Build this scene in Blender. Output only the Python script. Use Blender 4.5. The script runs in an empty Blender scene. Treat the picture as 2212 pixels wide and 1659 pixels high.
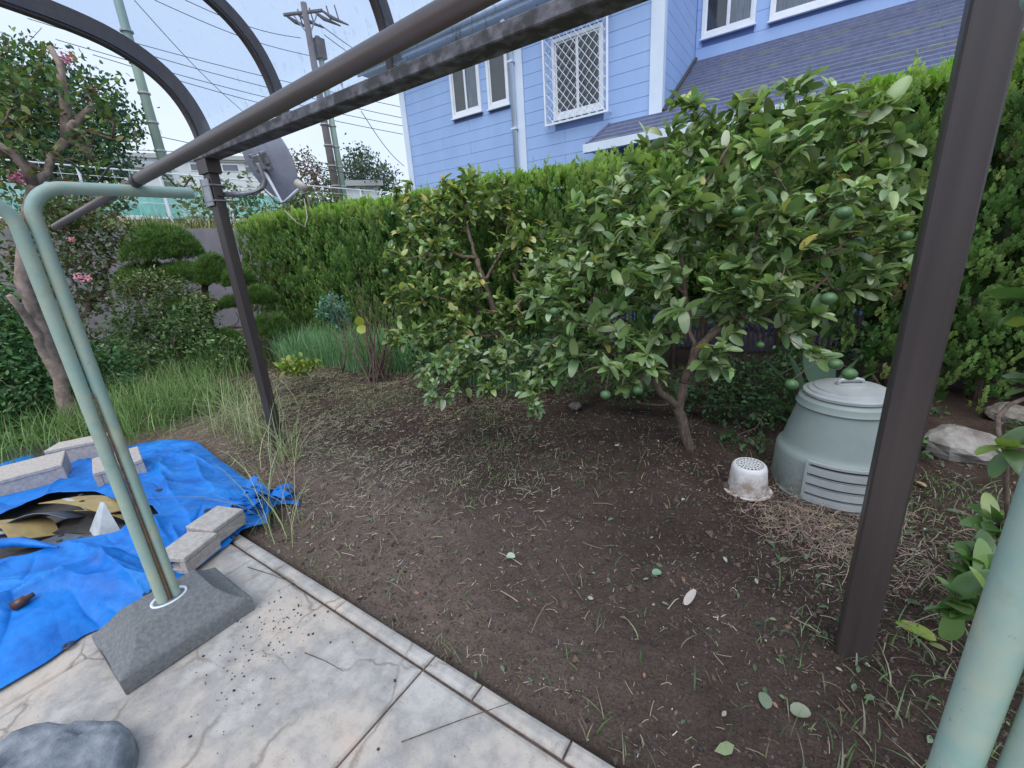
import bpy, math, random
import numpy as np
from mathutils import Vector, Matrix

scene = bpy.context.scene
COL = scene.collection
PI = math.pi

# ------------------------------------------------------------------ camera
CF = 428.45
CAM = np.array([0.0, 0.0, 1.5])
_y, _p, _r = [math.radians(a) for a in (34.70, 17.38, -4.02)]
FW = np.array([-math.sin(_y)*math.cos(_p), math.cos(_y)*math.cos(_p), -math.sin(_p)])
_rt = np.array([math.cos(_y), math.sin(_y), 0.0]); _up = np.cross(_rt, FW)
RT = _rt*math.cos(_r)+_up*math.sin(_r)
UP = -_rt*math.sin(_r)+_up*math.cos(_r)
cd = bpy.data.cameras.new('camera'); cam = bpy.data.objects.new('camera', cd); COL.objects.link(cam)
cam.matrix_world = Matrix(((RT[0], UP[0], -FW[0], 0), (RT[1], UP[1], -FW[1], 0), (RT[2], UP[2], -FW[2], 1.5), (0, 0, 0, 1)))
cd.sensor_width = 36; cd.lens = CF/1024*36; cd.clip_end = 2000; cd.clip_start = 0.05
scene.camera = cam

# ------------------------------------------------------------------ sky, sun, exposure
SUN_EL, SUN_AZ = math.radians(58), math.radians(160)
world = bpy.data.worlds.new("World"); scene.world = world; world.use_nodes = True
nt = world.node_tree; bg = nt.nodes['Background']
sky = nt.nodes.new('ShaderNodeTexSky'); sky.sky_type = 'NISHITA'; sky.sun_disc = False
sky.sun_elevation = SUN_EL; sky.sun_rotation = SUN_AZ
sky.air_density = 1.0; sky.dust_density = 7.0; sky.ozone_density = 1.0
# a closed, softly uneven cloud layer over the whole dome, thin enough for the sky to tint it
_tc = nt.nodes.new('ShaderNodeTexCoord'); _n = nt.nodes.new('ShaderNodeTexNoise'); _n.inputs['Scale'].default_value = 2.2; _n.inputs['Detail'].default_value = 4
nt.links.new(_tc.outputs['Generated'], _n.inputs[0])
_cr = nt.nodes.new('ShaderNodeValToRGB'); _cr.color_ramp.elements[0].position = .3; _cr.color_ramp.elements[0].color = (.66, .79, 1.0, 1)
_cr.color_ramp.elements[1].position = .7; _cr.color_ramp.elements[1].color = (.82, .91, 1.0, 1); nt.links.new(_n.outputs[0], _cr.inputs[0])
_sc = nt.nodes.new('ShaderNodeVectorMath'); _sc.operation = 'SCALE'; _sc.inputs[3].default_value = 8.0; nt.links.new(_cr.outputs[0], _sc.inputs[0])
_mx = nt.nodes.new('ShaderNodeMix'); _mx.data_type = 'RGBA'; _mx.inputs[0].default_value = .86
nt.links.new(sky.outputs[0], _mx.inputs[6]); nt.links.new(_sc.outputs[0], _mx.inputs[7])
nt.links.new(_mx.outputs[2], bg.inputs[0]); bg.inputs[1].default_value = 0.10
sd = bpy.data.lights.new('sun', 'SUN'); sd.energy = 1.5; sd.angle = math.radians(60); sd.color = (1, .96, .9)
sun = bpy.data.objects.new('sun', sd); COL.objects.link(sun)
sdir = Vector((math.sin(SUN_AZ)*math.cos(SUN_EL), math.cos(SUN_AZ)*math.cos(SUN_EL), math.sin(SUN_EL)))
sun.rotation_euler = (-sdir).to_track_quat('-Z', 'Y').to_euler(); sun.location = (0, 0, 30)
vs = scene.view_settings; vs.view_transform = 'Standard'; vs.look = 'None'; vs.exposure = 0.66; vs.gamma = 1
vs.use_curve_mapping = False

# ------------------------------------------------------------------ measuring helpers (a point of the photograph -> a point of the place)
def ray(px, py):
    s = 1024/2212
    return FW+RT*((px*s-512)/CF)-UP*((py*s-384)/CF)
def G(px, py, z=0.0):
    v = ray(px, py); return CAM+v*((z-CAM[2])/v[2])
def AY(px, py, y):
    v = ray(px, py); return CAM+v*(y/v[1])
def AX(px, py, x):
    v = ray(px, py); return CAM+v*(x/v[0])
def PT(px, py, t): return CAM+ray(px, py)*t

# ------------------------------------------------------------------ mesh helpers
def np_mesh(name, v, tris, quads=None, col=None, mat=None, smooth=False):
    me = bpy.data.meshes.new(name)
    v = np.asarray(v, dtype=np.float32)
    tris = np.asarray(tris if tris is not None and len(tris) else np.zeros((0, 3)), dtype=np.int32)
    quads = np.asarray(quads if quads is not None and len(quads) else np.zeros((0, 4)), dtype=np.int32)
    me.vertices.add(len(v)); me.vertices.foreach_set('co', v.ravel())
    nl = tris.size+quads.size; me.loops.add(nl)
    me.loops.foreach_set('vertex_index', np.concatenate([tris.ravel(), quads.ravel()]))
    npoly = len(tris)+len(quads); me.polygons.add(npoly)
    st = np.concatenate([np.arange(len(tris))*3, tris.size+np.arange(len(quads))*4]).astype(np.int32)
    me.polygons.foreach_set('loop_start', st)
    me.polygons.foreach_set('use_smooth', np.full(npoly, bool(smooth)))
    me.update(calc_edges=True)
    if col is not None:
        a = me.color_attributes.new('tint', 'FLOAT_COLOR', 'POINT')
        c = np.ones((len(v), 4), dtype=np.float32); c[:, :col.shape[1]] = col
        a.data.foreach_set('color', c.ravel())
    if mat: me.materials.append(mat)
    return me

def place(name, me, parent=None, origin=None):
    """me holds world coordinates; origin is where the object's own origin sits"""
    o = bpy.data.objects.new(name, me); COL.objects.link(o)
    if origin is not None:
        me.transform(Matrix.Translation(-Vector(origin))); o.location = origin
    if parent is not None:
        o.parent = parent
        w = Vector(wloc.get(parent.name, (0, 0, 0))); o.location = Vector(o.location)-w
        wloc[o.name] = w+Vector(o.location)
    else:
        wloc[o.name] = Vector(o.location)
    return o
wloc = {}
def thing(name, label, cat, loc=(0, 0, 0), group=None):
    o = bpy.data.objects.new(name, None); COL.objects.link(o); o.location = loc
    o.empty_display_size = .1
    wloc[o.name] = Vector(loc); o['label'] = label; o['category'] = cat
    if group: o['group'] = group
    return o
def tag(o, label, cat, group=None):
    o['label'] = label; o['category'] = cat
    if group: o['group'] = group
    return o
def struct(o): o['kind'] = 'structure'; return o
def stuff(o, label=None, cat=None):
    o['kind'] = 'stuff'
    if label: o['label'] = label; o['category'] = cat
    return o

class MB:
    def __init__(s): s.v = []; s.t = []; s.q = []
    def add(s, v, t=(), q=()):
        n = len(s.v); s.v.extend([tuple(map(float, a)) for a in v])
        s.t.extend([tuple(i+n for i in f) for f in t]); s.q.extend([tuple(i+n for i in f) for f in q]); return s
    def box(s, a, b, M=None, bev=0.0):
        x0, y0, z0 = a; x1, y1, z1 = b
        if bev <= 0:
            v = [(x0, y0, z0), (x1, y0, z0), (x1, y1, z0), (x0, y1, z0), (x0, y0, z1), (x1, y0, z1), (x1, y1, z1), (x0, y1, z1)]
            q = [(0, 3, 2, 1), (4, 5, 6, 7), (0, 1, 5, 4), (1, 2, 6, 5), (2, 3, 7, 6), (3, 0, 4, 7)]
            if M is not None: v = [M@Vector(p) for p in v]
            return s.add(v, (), q)
        c = bev; v = []; 
        for sz, zz, zi in ((0, z0, z0+c), (1, z1, z1-c)):
            pass
        rings = [(z0, c), (z0+c, 0), (z1-c, 0), (z1, c)]
        for z, i in rings:
            v += [(x0+i+c*(i == 0), y0+i*1.0, z), (x1-i-c*(i == 0), y0+i, z), (x1-i, y0+i+c*(i == 0), z), (x1-i, y1-i-c*(i == 0), z),
                  (x1-i-c*(i == 0), y1-i, z), (x0+i+c*(i == 0), y1-i, z), (x0+i, y1-i-c*(i == 0), z), (x0+i, y0+i+c*(i == 0), z)]
        q = []
        for k in range(3):
            for j in range(8): q.append((k*8+j, k*8+(j+1) % 8, k*8+8+(j+1) % 8, k*8+8+j))
        n0 = [7, 6, 5, 4, 3, 2, 1, 0]
        t = [(n0[0], n0[i], n0[i+1]) for i in range(1, 7)]+[(24, 24+i, 24+i+1) for i in range(1, 7)]
        if M is not None: v = [M@Vector(p) for p in v]
        return s.add(v, t, q)
    def tube(s, pts, r, n=8, cap=True, squash=None):
        P = [np.array(p, float) for p in pts]; m = len(P)
        R = [r]*m if np.isscalar(r) else list(r)
        d0 = P[1]-P[0]; a = np.array([0, 0, 1.0])
        if abs(d0[2]) > .9*np.linalg.norm(d0): a = np.array([1.0, 0, 0])
        v = []
        for i in range(m):
            d = P[min(i+1, m-1)]-P[max(i-1, 0)]; d = d/(np.linalg.norm(d)+1e-9)
            a = a-d*(a@d); a = a/(np.linalg.norm(a)+1e-9); b = np.cross(d, a)
            for k in range(n):
                th = 2*PI*k/n; v.append(P[i]+(a*math.cos(th)+b*math.sin(th))*R[i])
        q = [(i*n+k, i*n+(k+1) % n, (i+1)*n+(k+1) % n, (i+1)*n+k) for i in range(m-1) for k in range(n)]
        t = []
        if cap:
            t = [(0, k+1, k) for k in range(1, n-1)]+[((m-1)*n, (m-1)*n+k, (m-1)*n+k+1) for k in range(1, n-1)]
        return s.add(v, t, q)
    def lathe(s, prof, c=(0, 0, 0), n=32, M=None, a0=0, a1=2*PI):
        full = abs(a1-a0-2*PI) < 1e-6; m = n if full else n+1; v = []
        for r, z in prof:
            for k in range(m):
                th = a0+(a1-a0)*k/n; p = (c[0]+r*math.cos(th), c[1]+r*math.sin(th), c[2]+z)
                v.append(M@Vector(p) if M is not None else p)
        q = []
        for i in range(len(prof)-1):
            for k in range(n):
                k2 = (k+1) % m; q.append((i*m+k, i*m+k2, (i+1)*m+k2, (i+1)*m+k))
        return s.add(v, (), q)
    def build(s, name, mat, parent=None, smooth=False, origin=None, col=None):
        return place(name, np_mesh(name, np.array(s.v).reshape(-1, 3), s.t, s.q, col, mat, smooth), parent, origin)
def autosmooth(o, ang=40):
    me = o.data
    try: me.set_sharp_from_angle(angle=math.radians(ang))
    except Exception: pass
    return o

# value noise
_rs = np.random.RandomState(7); _NT = _rs.rand(256, 256)
def vn(x, y):
    x = np.asarray(x, float); y = np.asarray(y, float)
    xi = np.floor(x).astype(int); yi = np.floor(y).astype(int); fx = x-xi; fy = y-yi
    fx = fx*fx*(3-2*fx); fy = fy*fy*(3-2*fy); f = lambda a, b: _NT[a % 256, b % 256]
    return (f(xi, yi)*(1-fx)+f(xi+1, yi)*fx)*(1-fy)+(f(xi, yi+1)*(1-fx)+f(xi+1, yi+1)*fx)*fy
def fbm(x, y, o=4):
    s = 0; a = .5
    for i in range(o): s = s+a*(vn(x*2**i+17*i, y*2**i+5*i)-.5); a *= .5
    return s

# ------------------------------------------------------------------ materials
def newmat(name):
    m = bpy.data.materials.new(name); m.use_nodes = True; return m, m.node_tree, m.node_tree.nodes['Principled BSDF']
def ramp(nt, fac, stops):
    r = nt.nodes.new('ShaderNodeValToRGB'); e = r.color_ramp.elements
    while len(e) < len(stops): e.new(.5)
    for i, (p, c) in enumerate(stops): e[i].position = p; e[i].color = (*c, 1)
    nt.links.new(fac, r.inputs[0]); return r.outputs[0]
def noise(nt, scale, detail=4, rough=.5, stretch=None, dist=0):
    tc = nt.nodes.new('ShaderNodeNewGeometry'); n = nt.nodes.new('ShaderNodeTexNoise')
    n.inputs['Scale'].default_value = scale; n.inputs['Detail'].default_value = detail; n.inputs['Roughness'].default_value = rough
    n.inputs['Distortion'].default_value = dist
    src = tc.outputs['Position']
    if stretch:
        mp = nt.nodes.new('ShaderNodeMapping'); mp.inputs['Scale'].default_value = stretch; nt.links.new(src, mp.inputs[0]); src = mp.outputs[0]
    nt.links.new(src, n.inputs[0]); return n.outputs[0]
def mix(nt, fac, a, b, mode='MIX'):
    m = nt.nodes.new('ShaderNodeMix'); m.data_type = 'RGBA'; m.blend_type = mode
    for s, k in ((fac, 0), (a, 6), (b, 7)):
        if hasattr(s, 'is_linked') or isinstance(s, bpy.types.NodeSocket): nt.links.new(s, m.inputs[k])
        elif k == 0: m.inputs[0].default_value = s
        else: m.inputs[k].default_value = (*s, 1)
    return m.outputs[2]
def bump(nt, bs, h, strength=.3, dist=.01):
    b = nt.nodes.new('ShaderNodeBump'); b.inputs['Strength'].default_value = strength; b.inputs['Distance'].default_value = dist
    nt.links.new(h, b.inputs['Height']); nt.links.new(b.outputs[0], bs.inputs['Normal'])
def simple(name, c1, c2=None, scale=20, rough=.6, metal=0, bmp=0, stretch=None, spec=.5, lo=.35, hi=.65, bd=.004):
    m, nt, bs = newmat(name)
    n = noise(nt, scale, 5, .6, stretch)
    c2 = c2 or tuple(a*.75 for a in c1)
    nt.links.new(ramp(nt, n, [(lo, c1), (hi, c2)]), bs.inputs['Base Color'])
    bs.inputs['Roughness'].default_value = rough; bs.inputs['Metallic'].default_value = metal
    bs.inputs['Specular IOR Level'].default_value = spec
    if bmp: bump(nt, bs, n, bmp, bd)
    return m
def leafmat(name, rough=.4, trans=.25, spec=.5, veins=True):
    m, nt, bs = newmat(name)
    a = nt.nodes.new('ShaderNodeAttribute'); a.attribute_name = 'tint'
    n = noise(nt, 45, 2); c = mix(nt, .35, a.outputs['Color'], n, 'MULTIPLY')
    c = mix(nt, .55, c, a.outputs['Color'])
    nt.links.new(c, bs.inputs['Base Color']); bs.inputs['Roughness'].default_value = rough
    bs.inputs['Specular IOR Level'].default_value = spec
    if trans:
        tr = nt.nodes.new('ShaderNodeBsdfTranslucent'); ms = nt.nodes.new('ShaderNodeMixShader'); ms.inputs[0].default_value = trans
        nt.links.new(mix(nt, 1.0, c, (1.25, 1.3, .6), 'MULTIPLY'), tr.inputs[0]); out = nt.nodes['Material Output']
        nt.links.new(bs.outputs[0], ms.inputs[1]); nt.links.new(tr.outputs[0], ms.inputs[2]); nt.links.new(ms.outputs[0], out.inputs[0])
    return m
M = {}
M['leaf'] = leafmat('citrus_leaf', .30, .28, .7)
M['fol'] = leafmat('foliage', .55, .28, .35)
M['grass'] = leafmat('grass_blade', .5, .3, .4)
M['dry'] = leafmat('dry_straw', .8, 0, .2)
M['petal'] = leafmat('petal', .6, .3, .2)
M['bark'] = simple('bark', (.17, .125, .10), (.07, .05, .042), 60, .9, bmp=.5, stretch=(1, 1, .3), bd=.006)
M['palebark'] = simple('pale_bark', (.31, .25, .22), (.15, .11, .095), 14, .8, bmp=.3, bd=.006)
M['frame'] = simple('bronze_aluminium', (.078, .063, .061), (.060, .049, .049), 9, .38, .3, stretch=(4, 4, .12), lo=.35, hi=.65)
M['frame_dirty'] = simple('weathered_bronze_beam', (.075, .068, .07), (.30, .29, .31), 11, .7, .1, stretch=(1, 1, 1), lo=.45, hi=.72)
M['pole'] = simple('bronze_laundry_pole', (.20, .165, .155), (.13, .105, .10), 6, .42, .4, stretch=(.3, 1, 1), lo=.3, hi=.7)
M['steel'] = simple('galvanised_steel', (.45, .46, .48), (.33, .34, .36), 30, .45, .6)
M['dish'] = simple('dish_paint', (.44, .46, .52), (.38, .40, .46), 20, .5)
M['dark'] = simple('black_plastic', (.02, .02, .022), (.035, .035, .037), 30, .5)
M['cream'] = simple('cream_plastic', (.55, .54, .48), (.48, .46, .40), 30, .5)
M['block'] = simple('concrete_block', (.46, .43, .41), (.34, .31, .30), 45, .95, bmp=.6, bd=.004)
M['base'] = simple('grey_cast_concrete', (.19, .20, .21), (.125, .132, .14), 70, .9, bmp=.35, bd=.003)
M['stone'] = simple('blue_grey_stone', (.13, .155, .19), (.26, .285, .32), 16, .95, bmp=.9, bd=.012)
M['rock'] = simple('garden_rock', (.13, .11, .10), (.33, .32, .31), 7, .95, bmp=.8, bd=.02)
M['bin'] = simple('blue_green_plastic', (.215, .265, .262), (.25, .30, .295), 5, .42, bmp=.05)
M['bin_grey'] = simple('pale_grey_plastic', (.37, .395, .41), (.31, .335, .35), 8, .42)
m = M['bin']; nt = m.node_tree; bs = nt.nodes['Principled BSDF']; base_ = bs.inputs['Base Color'].links[0].from_socket
g = nt.nodes.new('ShaderNodeNewGeometry'); sx = nt.nodes.new('ShaderNodeSeparateXYZ'); nt.links.new(g.outputs['Position'], sx.inputs[0])
mr = nt.nodes.new('ShaderNodeMapRange'); mr.inputs[1].default_value = .22; mr.inputs[2].default_value = -.05; nt.links.new(sx.outputs[2], mr.inputs[0])
nt.links.new(mix(nt, mix(nt, 1, mr.outputs[0], ramp(nt, noise(nt, 22, 6, .75), [(.42, (0, 0, 0)), (.62, (1, 1, 1))]), 'MULTIPLY'), base_, (.16, .125, .10)), bs.inputs['Base Color'])
M['white'] = simple('white_paint', (.72, .77, .86), (.64, .70, .80), 4, .5)
M['trim'] = simple('trim_white', (.60, .70, .86), (.54, .64, .80), 3, .5)
M['siding'] = simple('blue_siding', (.305, .455, .78), (.255, .395, .71), 2.2, .6, bmp=.05, stretch=(1.2, 1, .35), lo=.3, hi=.75)
M['sidegap'] = simple('siding_joint', (.10, .16, .36), (.09, .15, .33), 3, .8)
M['slate'] = simple('grey_slate', (.085, .105, .20), (.12, .145, .25), 12, .75, bmp=.2)
M['moss_slate'] = simple('mossy_slate', (.085, .105, .19), (.17, .20, .16), 3, .8, bmp=.2, lo=.45, hi=.7)
M['screen'] = simple('insect_screen', (.13, .13, .14), (.10, .10, .11), 4, .8)
M['asphalt'] = simple('retaining_wall_concrete', (.30, .285, .315), (.235, .222, .25), 3, .95, bmp=.2)
M['greenpole'] = simple('pale_green_pole', (.27, .37, .33), (.24, .33, .30), 3, .6)
M['brownpole'] = simple('brown_pole', (.13, .11, .12), (.19, .17, .18), 3, .9)
M['wire'] = simple('wire_black', (.05, .055, .07), (.05, .055, .07), 3, .7)
M['net'] = simple('green_net', (.13, .54, .50), (.50, .74, .74), 1.6, .8)
M['farwhite'] = simple('white_far_building', (.62, .66, .72), (.55, .6, .66), .5, .8)
M['farglass'] = simple('dark_far_glass', (.12, .14, .18), (.16, .18, .22), .5, .3)
M['bank'] = simple('weedy_bank', (.10, .13, .05), (.24, .22, .13), 1.2, .95, bmp=.5)
M['farground'] = simple('far_ground', (.08, .09, .05), (.12, .11, .08), .6, .95)

# green enamel of the drying stands: stained and rusty near foot and seam
m, nt, bs = newmat('green_enamel_tube'); M['tube'] = m
n = noise(nt, 14, 4, .6); n2 = noise(nt, 5, 5, .7)
c = ramp(nt, n, [(.3, (.25, .40, .37)), (.5, (.32, .43, .37)), (.72, (.41, .45, .34))])
c = mix(nt, ramp(nt, noise(nt, 60, 4, .7), [(.64, (0, 0, 0)), (.72, (.8, .8, .8))]), c, (.16, .17, .13)); c = mix(nt, ramp(nt, n2, [(.58, (0, 0, 0)), (.75, (.6, .6, .6))]), c, (.25, .22, .14))
nt.links.new(c, bs.inputs['Base Color']); bs.inputs['Roughness'].default_value = .5
M['rust'] = simple('rust', (.10, .055, .035), (.17, .10, .06), 60, .9, bmp=.3)

# soil
m, nt, bs = newmat('soil'); M['soil'] = m
a = noise(nt, 1.1, 4, .6); b = noise(nt, 90, 6, .7); c3 = noise(nt, 16, 5, .7)
gp_ = nt.nodes.new('ShaderNodeNewGeometry'); sx = nt.nodes.new('ShaderNodeSeparateXYZ'); nt.links.new(gp_.outputs['Position'], sx.inputs[0])
dx_ = nt.nodes.new('ShaderNodeMapRange'); dx_.inputs[1].default_value = .3; dx_.inputs[2].default_value = -1.8; nt.links.new(sx.outputs[0], dx_.inputs[0])
dy_ = nt.nodes.new('ShaderNodeMapRange'); dy_.inputs[1].default_value = 2.2; dy_.inputs[2].default_value = 1.1; nt.links.new(sx.outputs[1], dy_.inputs[0])
dry = mix(nt, 1, dx_.outputs[0], dy_.outputs[0], 'MULTIPLY'); dn_ = mix(nt, .5, a, dry, 'MIX')
c = mix(nt, ramp(nt, dn_, [(.22, (0, 0, 0)), (.60, (1, 1, 1))]), (.066, .048, .043), (.195, .150, .130))
c = mix(nt, .75, c, ramp(nt, b, [(.3, (.35, .35, .35)), (.7, (1.5, 1.45, 1.4))]), 'MULTIPLY')
c = mix(nt, .5, c, ramp(nt, c3, [(.3, (.6, .6, .6)), (.7, (1.25, 1.25, 1.25))]), 'MULTIPLY')
nt.links.new(c, bs.inputs['Base Color']); bs.inputs['Roughness'].default_value = 1; bs.inputs['Specular IOR Level'].default_value = .1
hm = mix(nt, .5, b, c3); bump(nt, bs, hm, 1.0, .035)
M['clod'] = simple('soil_crumb', (.15, .108, .09), (.08, .056, .05), 90, 1, bmp=.5, spec=.1)

# stamped concrete
m, nt, bs = newmat('stamped_concrete'); M['patio'] = m
a = noise(nt, 2.3, 6, .65); b = noise(nt, 14, 5, .7); f = noise(nt, 120, 3, .6)
c = ramp(nt, a, [(.32, (.50, .41, .35)), (.44, (.46, .415, .375)), (.53, (.33, .315, .305)), (.60, (.44, .42, .40)), (.76, (.48, .475, .475))])
c = mix(nt, .6, c, ramp(nt, b, [(.3, (.62, .60, .60)), (.5, (1, 1, 1)), (.7, (1.15, 1.12, 1.10))]), 'MULTIPLY')
geo = nt.nodes.new('ShaderNodeNewGeometry')
ns = nt.nodes.new('ShaderNodeTexNoise'); ns.inputs['Scale'].default_value = 3.2; ns.inputs['Detail'].default_value = 5; nt.links.new(geo.outputs['Position'], ns.inputs[0])
vm = nt.nodes.new('ShaderNodeMix'); vm.data_type = 'VECTOR'; vm.inputs[0].default_value = .22
nt.links.new(geo.outputs['Position'], vm.inputs[4]); nt.links.new(ns.outputs['Color'], vm.inputs[5])
vo = nt.nodes.new('ShaderNodeTexVoronoi'); vo.feature = 'DISTANCE_TO_EDGE'; vo.inputs['Scale'].default_value = 3.2; nt.links.new(vm.outputs[1], vo.inputs[0])
crack = ramp(nt, vo.outputs['Distance'], [(.0, (.1, .1, .1)), (.006, (.35, .35, .35)), (.022, (1, 1, 1))])
keep = ramp(nt, noise(nt, 1.7, 3, .6), [(.40, (0, 0, 0)), (.52, (1, 1, 1))])
cm = mix(nt, keep, (1, 1, 1), crack)
c = mix(nt, cm, (.25, .21, .185), c)
c = mix(nt, ramp(nt, f, [(.63, (0, 0, 0)), (.72, (.7, .7, .7))]), c, (.14, .10, .09))
nt.links.new(c, bs.inputs['Base Color']); bs.inputs['Roughness'].default_value = .72
bump(nt, bs, mix(nt, .35, cm, b), .6, .008)

# tarpaulin
m, nt, bs = newmat('blue_tarpaulin'); M['tarp'] = m
a = noise(nt, 5, 5, .7); w = noise(nt, 26, 5, .75, dist=1.2)
c = ramp(nt, a, [(.3, (.002, .10, .42)), (.5, (.003, .165, .60)), (.68, (.01, .22, .68)), (.8, (.08, .33, .74))])
g_ = nt.nodes.new('ShaderNodeNewGeometry'); n_ = nt.nodes.new('ShaderNodeTexNoise'); n_.inputs['Scale'].default_value = 5; nt.links.new(g_.outputs['Position'], n_.inputs[0])
v_ = nt.nodes.new('ShaderNodeMix'); v_.data_type = 'VECTOR'; v_.inputs[0].default_value = .25; nt.links.new(g_.outputs['Position'], v_.inputs[4]); nt.links.new(n_.outputs['Color'], v_.inputs[5])
o_ = nt.nodes.new('ShaderNodeTexVoronoi'); o_.inputs['Scale'].default_value = 13; nt.links.new(v_.outputs[1], o_.inputs[0])
dirt = ramp(nt, noise(nt, 11, 5, .8), [(.60, (0, 0, 0)), (.78, (.75, .75, .75))]); c = mix(nt, dirt, c, (.10, .12, .16))
nt.links.new(c, bs.inputs['Base Color']); bs.inputs['Roughness'].default_value = .45; bs.inputs['Specular IOR Level'].default_value = .35
bump(nt, bs, mix(nt, .6, o_.outputs['Distance'], w), .4, .012)
M['tarp_edge'] = simple('tarp_hem', (.02, .16, .66), (.01, .11, .5), 20, .4)

# clear roof sheet, dusty with dirt specks gathered near its low edge
m, nt, bs = newmat('polycarbonate_sheet'); M['poly'] = m
out = nt.nodes['Material Output']
tr = nt.nodes.new('ShaderNodeBsdfTransparent'); tr.inputs[0].default_value = (.88, .93, 1.0, 1)
df = nt.nodes.new('ShaderNodeBsdfDiffuse'); df.inputs[0].default_value = (.45, .47, .5, 1)
dk = nt.nodes.new('ShaderNodeBsdfDiffuse'); dk.inputs[0].default_value = (.12, .11, .11, 1)
at = nt.nodes.new('ShaderNodeAttribute'); at.attribute_name = 'tint'
m1 = nt.nodes.new('ShaderNodeMixShader'); m1.inputs[0].default_value = .06
nt.links.new(tr.outputs[0], m1.inputs[1]); nt.links.new(df.outputs[0], m1.inputs[2])
sp = ramp(nt, noise(nt, 30, 5, .75, stretch=(1, 1, .35)), [(.56, (0, 0, 0)), (.72, (1, 1, 1))])
ml = nt.nodes.new('ShaderNodeMath'); ml.operation = 'MULTIPLY'; nt.links.new(sp, ml.inputs[0]); nt.links.new(at.outputs['Fac'], ml.inputs[1])
m2 = nt.nodes.new('ShaderNodeMixShader'); nt.links.new(ml.outputs[0], m2.inputs[0]); nt.links.new(m1.outputs[0], m2.inputs[1]); nt.links.new(dk.outputs[0], m2.inputs[2])
gl = nt.nodes.new('ShaderNodeBsdfGlossy'); gl.inputs['Roughness'].default_value = .08
m3 = nt.nodes.new('ShaderNodeMixShader'); m3.inputs[0].default_value = .03; nt.links.new(m2.outputs[0], m3.inputs[1]); nt.links.new(gl.outputs[0], m3.inputs[2])
nt.links.new(m3.outputs[0], out.inputs[0])

# window pane
m, nt, bs = newmat('window_glass'); M['glass'] = m
out = nt.nodes['Material Output']; tr = nt.nodes.new('ShaderNodeBsdfTransparent'); tr.inputs[0].default_value = (.75, .78, .8, 1)
gl = nt.nodes.new('ShaderNodeBsdfGlossy'); gl.inputs['Roughness'].default_value = .05
mm = nt.nodes.new('ShaderNodeMixShader'); mm.inputs[0].default_value = .07
nt.links.new(tr.outputs[0], mm.inputs[1]); nt.links.new(gl.outputs[0], mm.inputs[2]); nt.links.new(mm.outputs[0], out.inputs[0])
M['room'] = simple('dark_room', (.06, .065, .08), (.09, .09, .11), 2, .9)  # flat dark colour standing in for an unlit room behind the glass
M['window_backing'] = simple('pale_curtain', (.38, .42, .52), (.22, .25, .33), 12, .9, stretch=(3, 1, .2))
M['lattice'] = simple('grey_lattice', (.15, .19, .30), (.10, .13, .22), 5, .6)

# fruit
m, nt, bs = newmat('green_fruit'); M['fruit'] = m
nt.links.new(ramp(nt, noise(nt, 120, 3), [(.35, (.055, .125, .05)), (.7, (.09, .18, .07))]), bs.inputs['Base Color'])
bs.inputs['Roughness'].default_value = .38; bump(nt, bs, noise(nt, 400, 2), .3, .001)

# basket
m, nt, bs = newmat('muddy_white_basket'); M['basket'] = m
g = nt.nodes.new('ShaderNodeNewGeometry'); sx = nt.nodes.new('ShaderNodeSeparateXYZ'); nt.links.new(g.outputs['Position'], sx.inputs[0])
mr = nt.nodes.new('ShaderNodeMapRange'); mr.inputs[1].default_value = .16; mr.inputs[2].default_value = .06; nt.links.new(sx.outputs[2], mr.inputs[0])
nn = ramp(nt, noise(nt, 18, 5, .7), [(.35, (0, 0, 0)), (.6, (1, 1, 1))])
f = mix(nt, 1, mr.outputs[0], nn, 'MULTIPLY'); nt.links.new(mix(nt, f, (.66, .66, .68), (.33, .25, .20)), bs.inputs['Base Color']); bs.inputs['Roughness'].default_value = .55
M['scrap_gold'] = simple('tarnished_gold_panel', (.50, .37, .15), (.36, .27, .13), 12, .6, .1)
M['scrap_grey'] = simple('grey_panel', (.13, .16, .21), (.09, .11, .15), 14, .5, .2)
M['scrap_black'] = simple('black_panel', (.03, .03, .032), (.06, .055, .05), 14, .6)
M['scrap_white'] = simple('white_scrap', (.55, .60, .66), (.42, .46, .5), 14, .6)
M['brownglass'] = simple('brown_bottle', (.10, .05, .035), (.07, .03, .025), 20, .25)

# ------------------------------------------------------------------ ground
def gh(x, y):
    x = np.asarray(x, float); y = np.asarray(y, float)
    h = -.055+.10*fbm(x*.7, y*.7, 3)+.055*fbm(x*3.1+9, y*3.1, 3)+.035*fbm(x*11, y*11+3, 3)+.014*(vn(x*27, y*27)-.5)*np.clip(2*vn(x*1.9+4, y*1.9), .4, 1.6)
    h = h+.10*np.exp(-((x+.62)**2+(y-3.05)**2)/.35)
    h = np.where(y < 1.1, np.minimum(h, -.045), h)
    h = np.where((y < .9) & (x > -3.6), -.22, h)
    d = np.clip((np.maximum(np.maximum(x-4, -10-x), np.maximum(y-6.5, -1-y)))/3, 0, 1)
    return h*(1-d)+(-.08)*d
xs = np.concatenate([-np.array([900, 400, 200, 100, 60, 40, 30, 24, 20, 17, 15, 13, 12]), np.arange(-11.5, -5, .09), np.arange(-5, -2.6, .03), np.arange(-2.6, 1.4, .018), np.arange(1.4, 2.2, .04), np.arange(2.2, 5, .15), [6, 8, 11, 15, 22, 35, 60, 120, 300, 900]])
ys = np.concatenate([-np.array([900, 300, 120, 60, 30, 15, 8, 5, 3, 2, 1.2, .6, .2]), [0, .3, .6, .85], np.arange(.9, 3.2, .018), np.arange(3.2, 4.0, .03), np.arange(4.0, 6.5, .08), [7, 8, 10, 13, 18, 26, 40, 70, 130, 300, 900]])
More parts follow.
